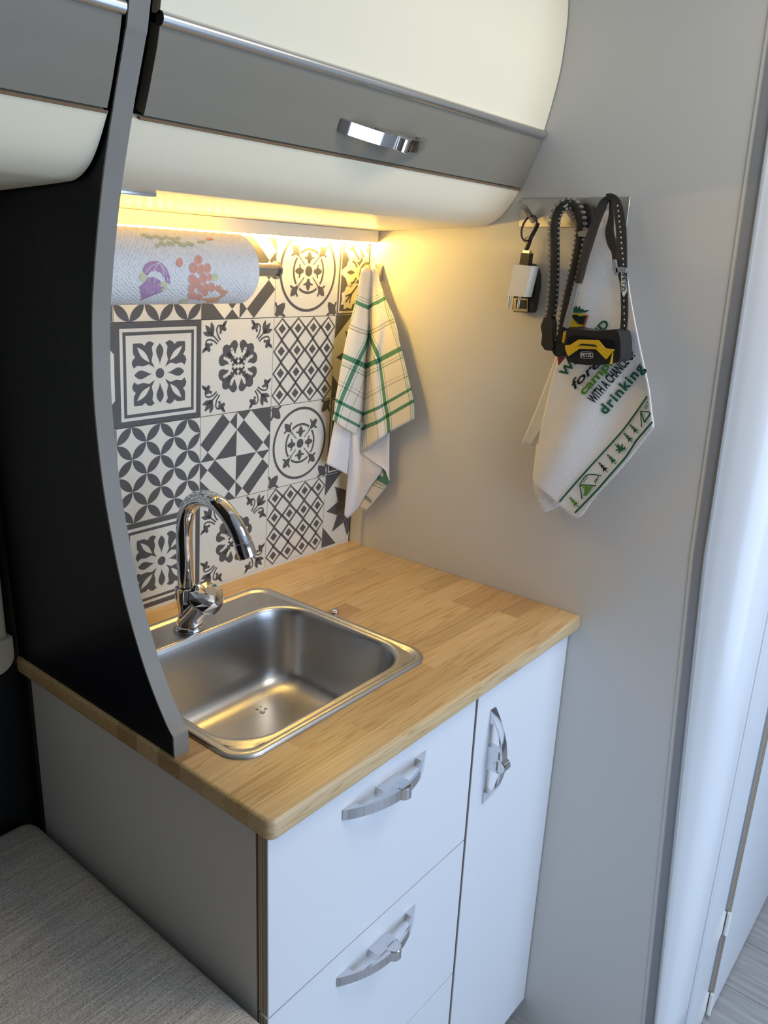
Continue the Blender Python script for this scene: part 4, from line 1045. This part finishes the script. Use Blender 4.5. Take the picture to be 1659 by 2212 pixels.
# ================================================================== BRAIDED LANYARD
ln = thing('paracord_lanyard', 'black and grey braided cord lanyard with buckle looped over the middle peg', 'lanyard', (-.03, -.41, 1.28))
def z4x(a, b, x): return onx(*z4(a, b), x)
st1 = [(500, 165, -.026), (462, 180, -.030), (424, 235, -.030), (412, 320, -.030), (412, 450, -.030), (410, 600, -.031), (402, 740, -.032), (388, 850, -.033)]
st2 = [(505, 165, -.024), (545, 200, -.022), (566, 270, -.022), (566, 340, -.024), (556, 430, -.028), (530, 560, -.029), (500, 690, -.030), (475, 820, -.031), (452, 960, -.032), (430, 1035, -.032), (405, 1050, -.033)]
for strand in (st1, st2):
    path = catmull([z4x(*q) for q in strand], 10)
    bm = bmesh.new(); tube(bm, path, .0068, 10); obj('cord', bm, 'black_cord', ln, smooth=True)
    bm = bmesh.new(); acc = 0; last = path[0]; k = 0
    for i in range(1, len(path)):
        d = (path[i] - path[i - 1]); L = d.length; dn = d.normalized(); s_ = dn.cross(Vector((-1, 0, 0))).normalized()
        if s_.y < 0: s_ = -s_                          # +y is towards the tiled wall
        while acc <= L:
            p = path[i - 1] + dn * acc
            for sg, r_ in ((1, .0046 if strand is st1 else .0030), (-1, .0026 if strand is st1 else .0040)):
                ball(bm, p + s_ * sg * .0068 + Vector((-.0016, 0, 0)), r_, 8, (1.1, 1.05, .74))
            acc += .0074
        acc -= L
    o = obj('cord_knots', bm, 'grey_cord', ln, smooth=True); o['kind'] = 'stuff'
pixprism('buckle', [(345, 845), (385, 842), (395, 880), (392, 940), (402, 1020), (390, 1045), (350, 1040), (328, 1005), (335, 950), (325, 900)], z4, -.042, -.026, 'black_plastic', ln, .003)
pixprism('clip', [(545, 335), (600, 320), (612, 345), (590, 365), (552, 362)], z4, -.034, -.020, 'grey_strap', ln, .002)
pixprism('strap_end', [(530, 175), (600, 165), (628, 200), (625, 300), (560, 330), (548, 240)], z4, -.020, -.012, 'black_strap', ln, .001)

# ================================================================== HEADLAMP
hl = thing('headlamp', 'black and yellow headlamp hanging by its strap in front of the camping towel', 'headlamp', (-.06, -.45, 1.30))
def ribbon(name, pts, x_of, th, m, f=z4, parent=hl):
    """band with pixel centreline (a, b, halfwidth_px)"""
    q = catmull([(a, b, w_) for a, b, w_ in pts], 6); bm = bmesh.new(); R0 = []
    for i, p in enumerate(q):
        t_ = Vector((q[min(i + 1, len(q) - 1)].x - q[max(0, i - 1)].x, q[min(i + 1, len(q) - 1)].y - q[max(0, i - 1)].y)).normalized()
        nn = Vector((-t_.y, t_.x)); x = x_of(i / (len(q) - 1))
        a = onx(*f(p.x + nn.x * p.z, p.y + nn.y * p.z), x); b = onx(*f(p.x - nn.x * p.z, p.y - nn.y * p.z), x)
        R0.append([bm.verts.new(v) for v in (a, b, b + Vector((th, 0, 0)), a + Vector((th, 0, 0)))])
    for A_, B_ in zip(R0, R0[1:]):
        for k in range(4): bm.faces.new((A_[k], A_[(k + 1) % 4], B_[(k + 1) % 4], B_[k]))
    bm.faces.new(R0[0]); bm.faces.new(R0[-1])
    return obj(name, bm, m, parent, angle=50)
ribbon('strap', [(722, 128, 10), (690, 170, 20), (650, 270, 20), (612, 380, 22), (580, 490, 20), (556, 590, 18), (545, 640, 14)], lambda t_: -.040 - .006 * t_, .008, 'black_strap')
ribbon('strap_tail', [(540, 640, 13), (515, 740, 14), (492, 830, 16), (474, 905, 18)], lambda t_: -.045, .003, 'grey_strap')
ribbon('strap_adjuster', [(575, 495, 13), (556, 570, 14), (545, 640, 12)], lambda t_: -.0515, .004, 'black_plastic')
ribbon('strap', [(716, 122, 14), (752, 126, 20), (782, 170, 26), (800, 270, 30), (808, 400, 30), (808, 520, 31), (806, 552, 32)], lambda t_: -.041 - .006 * t_, .003, 'black_strap')
ribbon('strap', [(806, 552, 30), (820, 640, 22), (825, 760, 20), (824, 860, 20), (815, 945, 18)], lambda t_: -.047, .003, 'black_strap')
ribbon('strap_pad', [(742, 135, 8), (745, 240, 14), (735, 330, 24), (748, 400, 26), (765, 460, 16), (766, 530, 12)], lambda t_: -.036 - .004 * t_, .004, 'black_strap')
ribbon('strap_buckle', [(762, 500, 10), (768, 550, 13), (778, 590, 12)], lambda t_: -.050, .004, 'grey_strap')
ribbon('strap_buckle', [(775, 562, 14), (808, 560, 16), (836, 566, 14)], lambda t_: -.050, .003, 'grey_strap')
bm = bmesh.new()
for a, b in [(786, 178), (790, 210), (794, 240), (796, 272), (800, 304), (803, 335), (806, 368), (808, 400), (811, 432), (815, 462), (818, 495), (820, 528)] + [(823, 745), (824, 785), (825, 822), (826, 858), (826, 895), (824, 930)]:
    poly(bm, [onx(*z4(p, q), -.0476) for p, q in circ(a, b, 4.5, 8, 6)])
obj('strap_dots', bm, 'print_white', hl)['kind'] = 'stuff'
# white maker's mark on the strap
bm = bmesh.new(); poly(bm, [onx(*z4(p, q), -.0475) for p, q in [(806, 575), (835, 590), (842, 690), (822, 725), (806, 690)]]); lg = obj('strap_badge', bm, 'print_white', hl)
bm = bmesh.new(); add_text(bm, 'PETZL', z4(811, 588), z4(809, 700), 8.5, lambda u, v: onx(u, v, -.0479), bold=.02); obj('strap_lettering', bm, 'ink_dark', lg)
XB = -.076
bd = pixprism('lamp_body', [(432, 560), (470, 515), (620, 545), (820, 562), (1060, 540), (1105, 585), (1128, 690), (1128, 900), (1100, 960), (1030, 978), (860, 1000), (700, 1000), (540, 980), (450, 948), (420, 880), (412, 740), (432, 650)], zt_, XB, -.036, 'black_plastic', hl, .0035, 3)
pixprism('lens', [(450, 640), (560, 620), (700, 640), (1030, 690), (1035, 785), (930, 770), (840, 672), (590, 662), (480, 725), (440, 730)], zt_, XB - .0022, XB + .001, 'black_laminate', bd, .0008, 1)
yb = pixprism('front_band', [(415, 745), (480, 742), (590, 672), (845, 682), (932, 785), (1042, 800), (940, 925), (885, 870), (815, 797), (595, 790), (455, 885), (425, 815)], zt_, XB - .0040, XB - .0005, 'yellow_plastic', bd, .0007, 1); yb['label'] = 'yellow front band'
pixprism('front_band_side', [(985, 985), (1025, 840), (1012, 985)], zt_, XB - .0030, XB - .0005, 'yellow_plastic', bd)
pixprism('side_tab', [(395, 580), (438, 565), (425, 640), (405, 712), (378, 708)], zt_, XB + .010, XB + .02, 'yellow_plastic', bd)
pixprism('slot', [(582, 752), (625, 726), (802, 738), (832, 772), (800, 762), (632, 748)], zt_, XB - .0046, XB - .0036, 'black_plastic', bd)
pixprism('side_arm', [(1040, 600), (1090, 600), (1125, 690), (1125, 930), (1070, 960), (1075, 760)], zt_, XB + .004, XB + .03, 'black_plastic', bd, .002)
bm = bmesh.new(); outer = smooth_closed([(612, 870), (625, 832), (690, 825), (760, 835), (778, 870), (765, 910), (690, 915), (625, 908)], 4)
poly(bm, [onx(*zt_(a, b), XB - .0006) for a, b in outer]); lo = obj('logo_plate', bm, 'print_white', bd)
bm = bmesh.new(); ic = Vector((694, 870)); poly(bm, [onx(*zt_(*(ic + (Vector(q) - ic) * .91)), XB - .0008) for q in outer]); obj('logo_ground', bm, 'black_plastic', bd)
bm = bmesh.new(); add_text(bm, 'PETZL', zt_(628, 893), zt_(764, 893), 8.2, lambda u, v: onx(u, v, XB - .0010), bold=.02); obj('logo_lettering', bm, 'print_white', bd)
pixprism('battery_end', [(310, 740), (400, 720), (412, 890), (302, 890)], zt_, XB + .022, XB + .040, 'black_plastic', hl, .002)
pixprism('red_clip', [(318, 890), (412, 900), (330, 1000), (326, 960)], zt_, XB + .030, XB + .034, 'red_accent', hl)
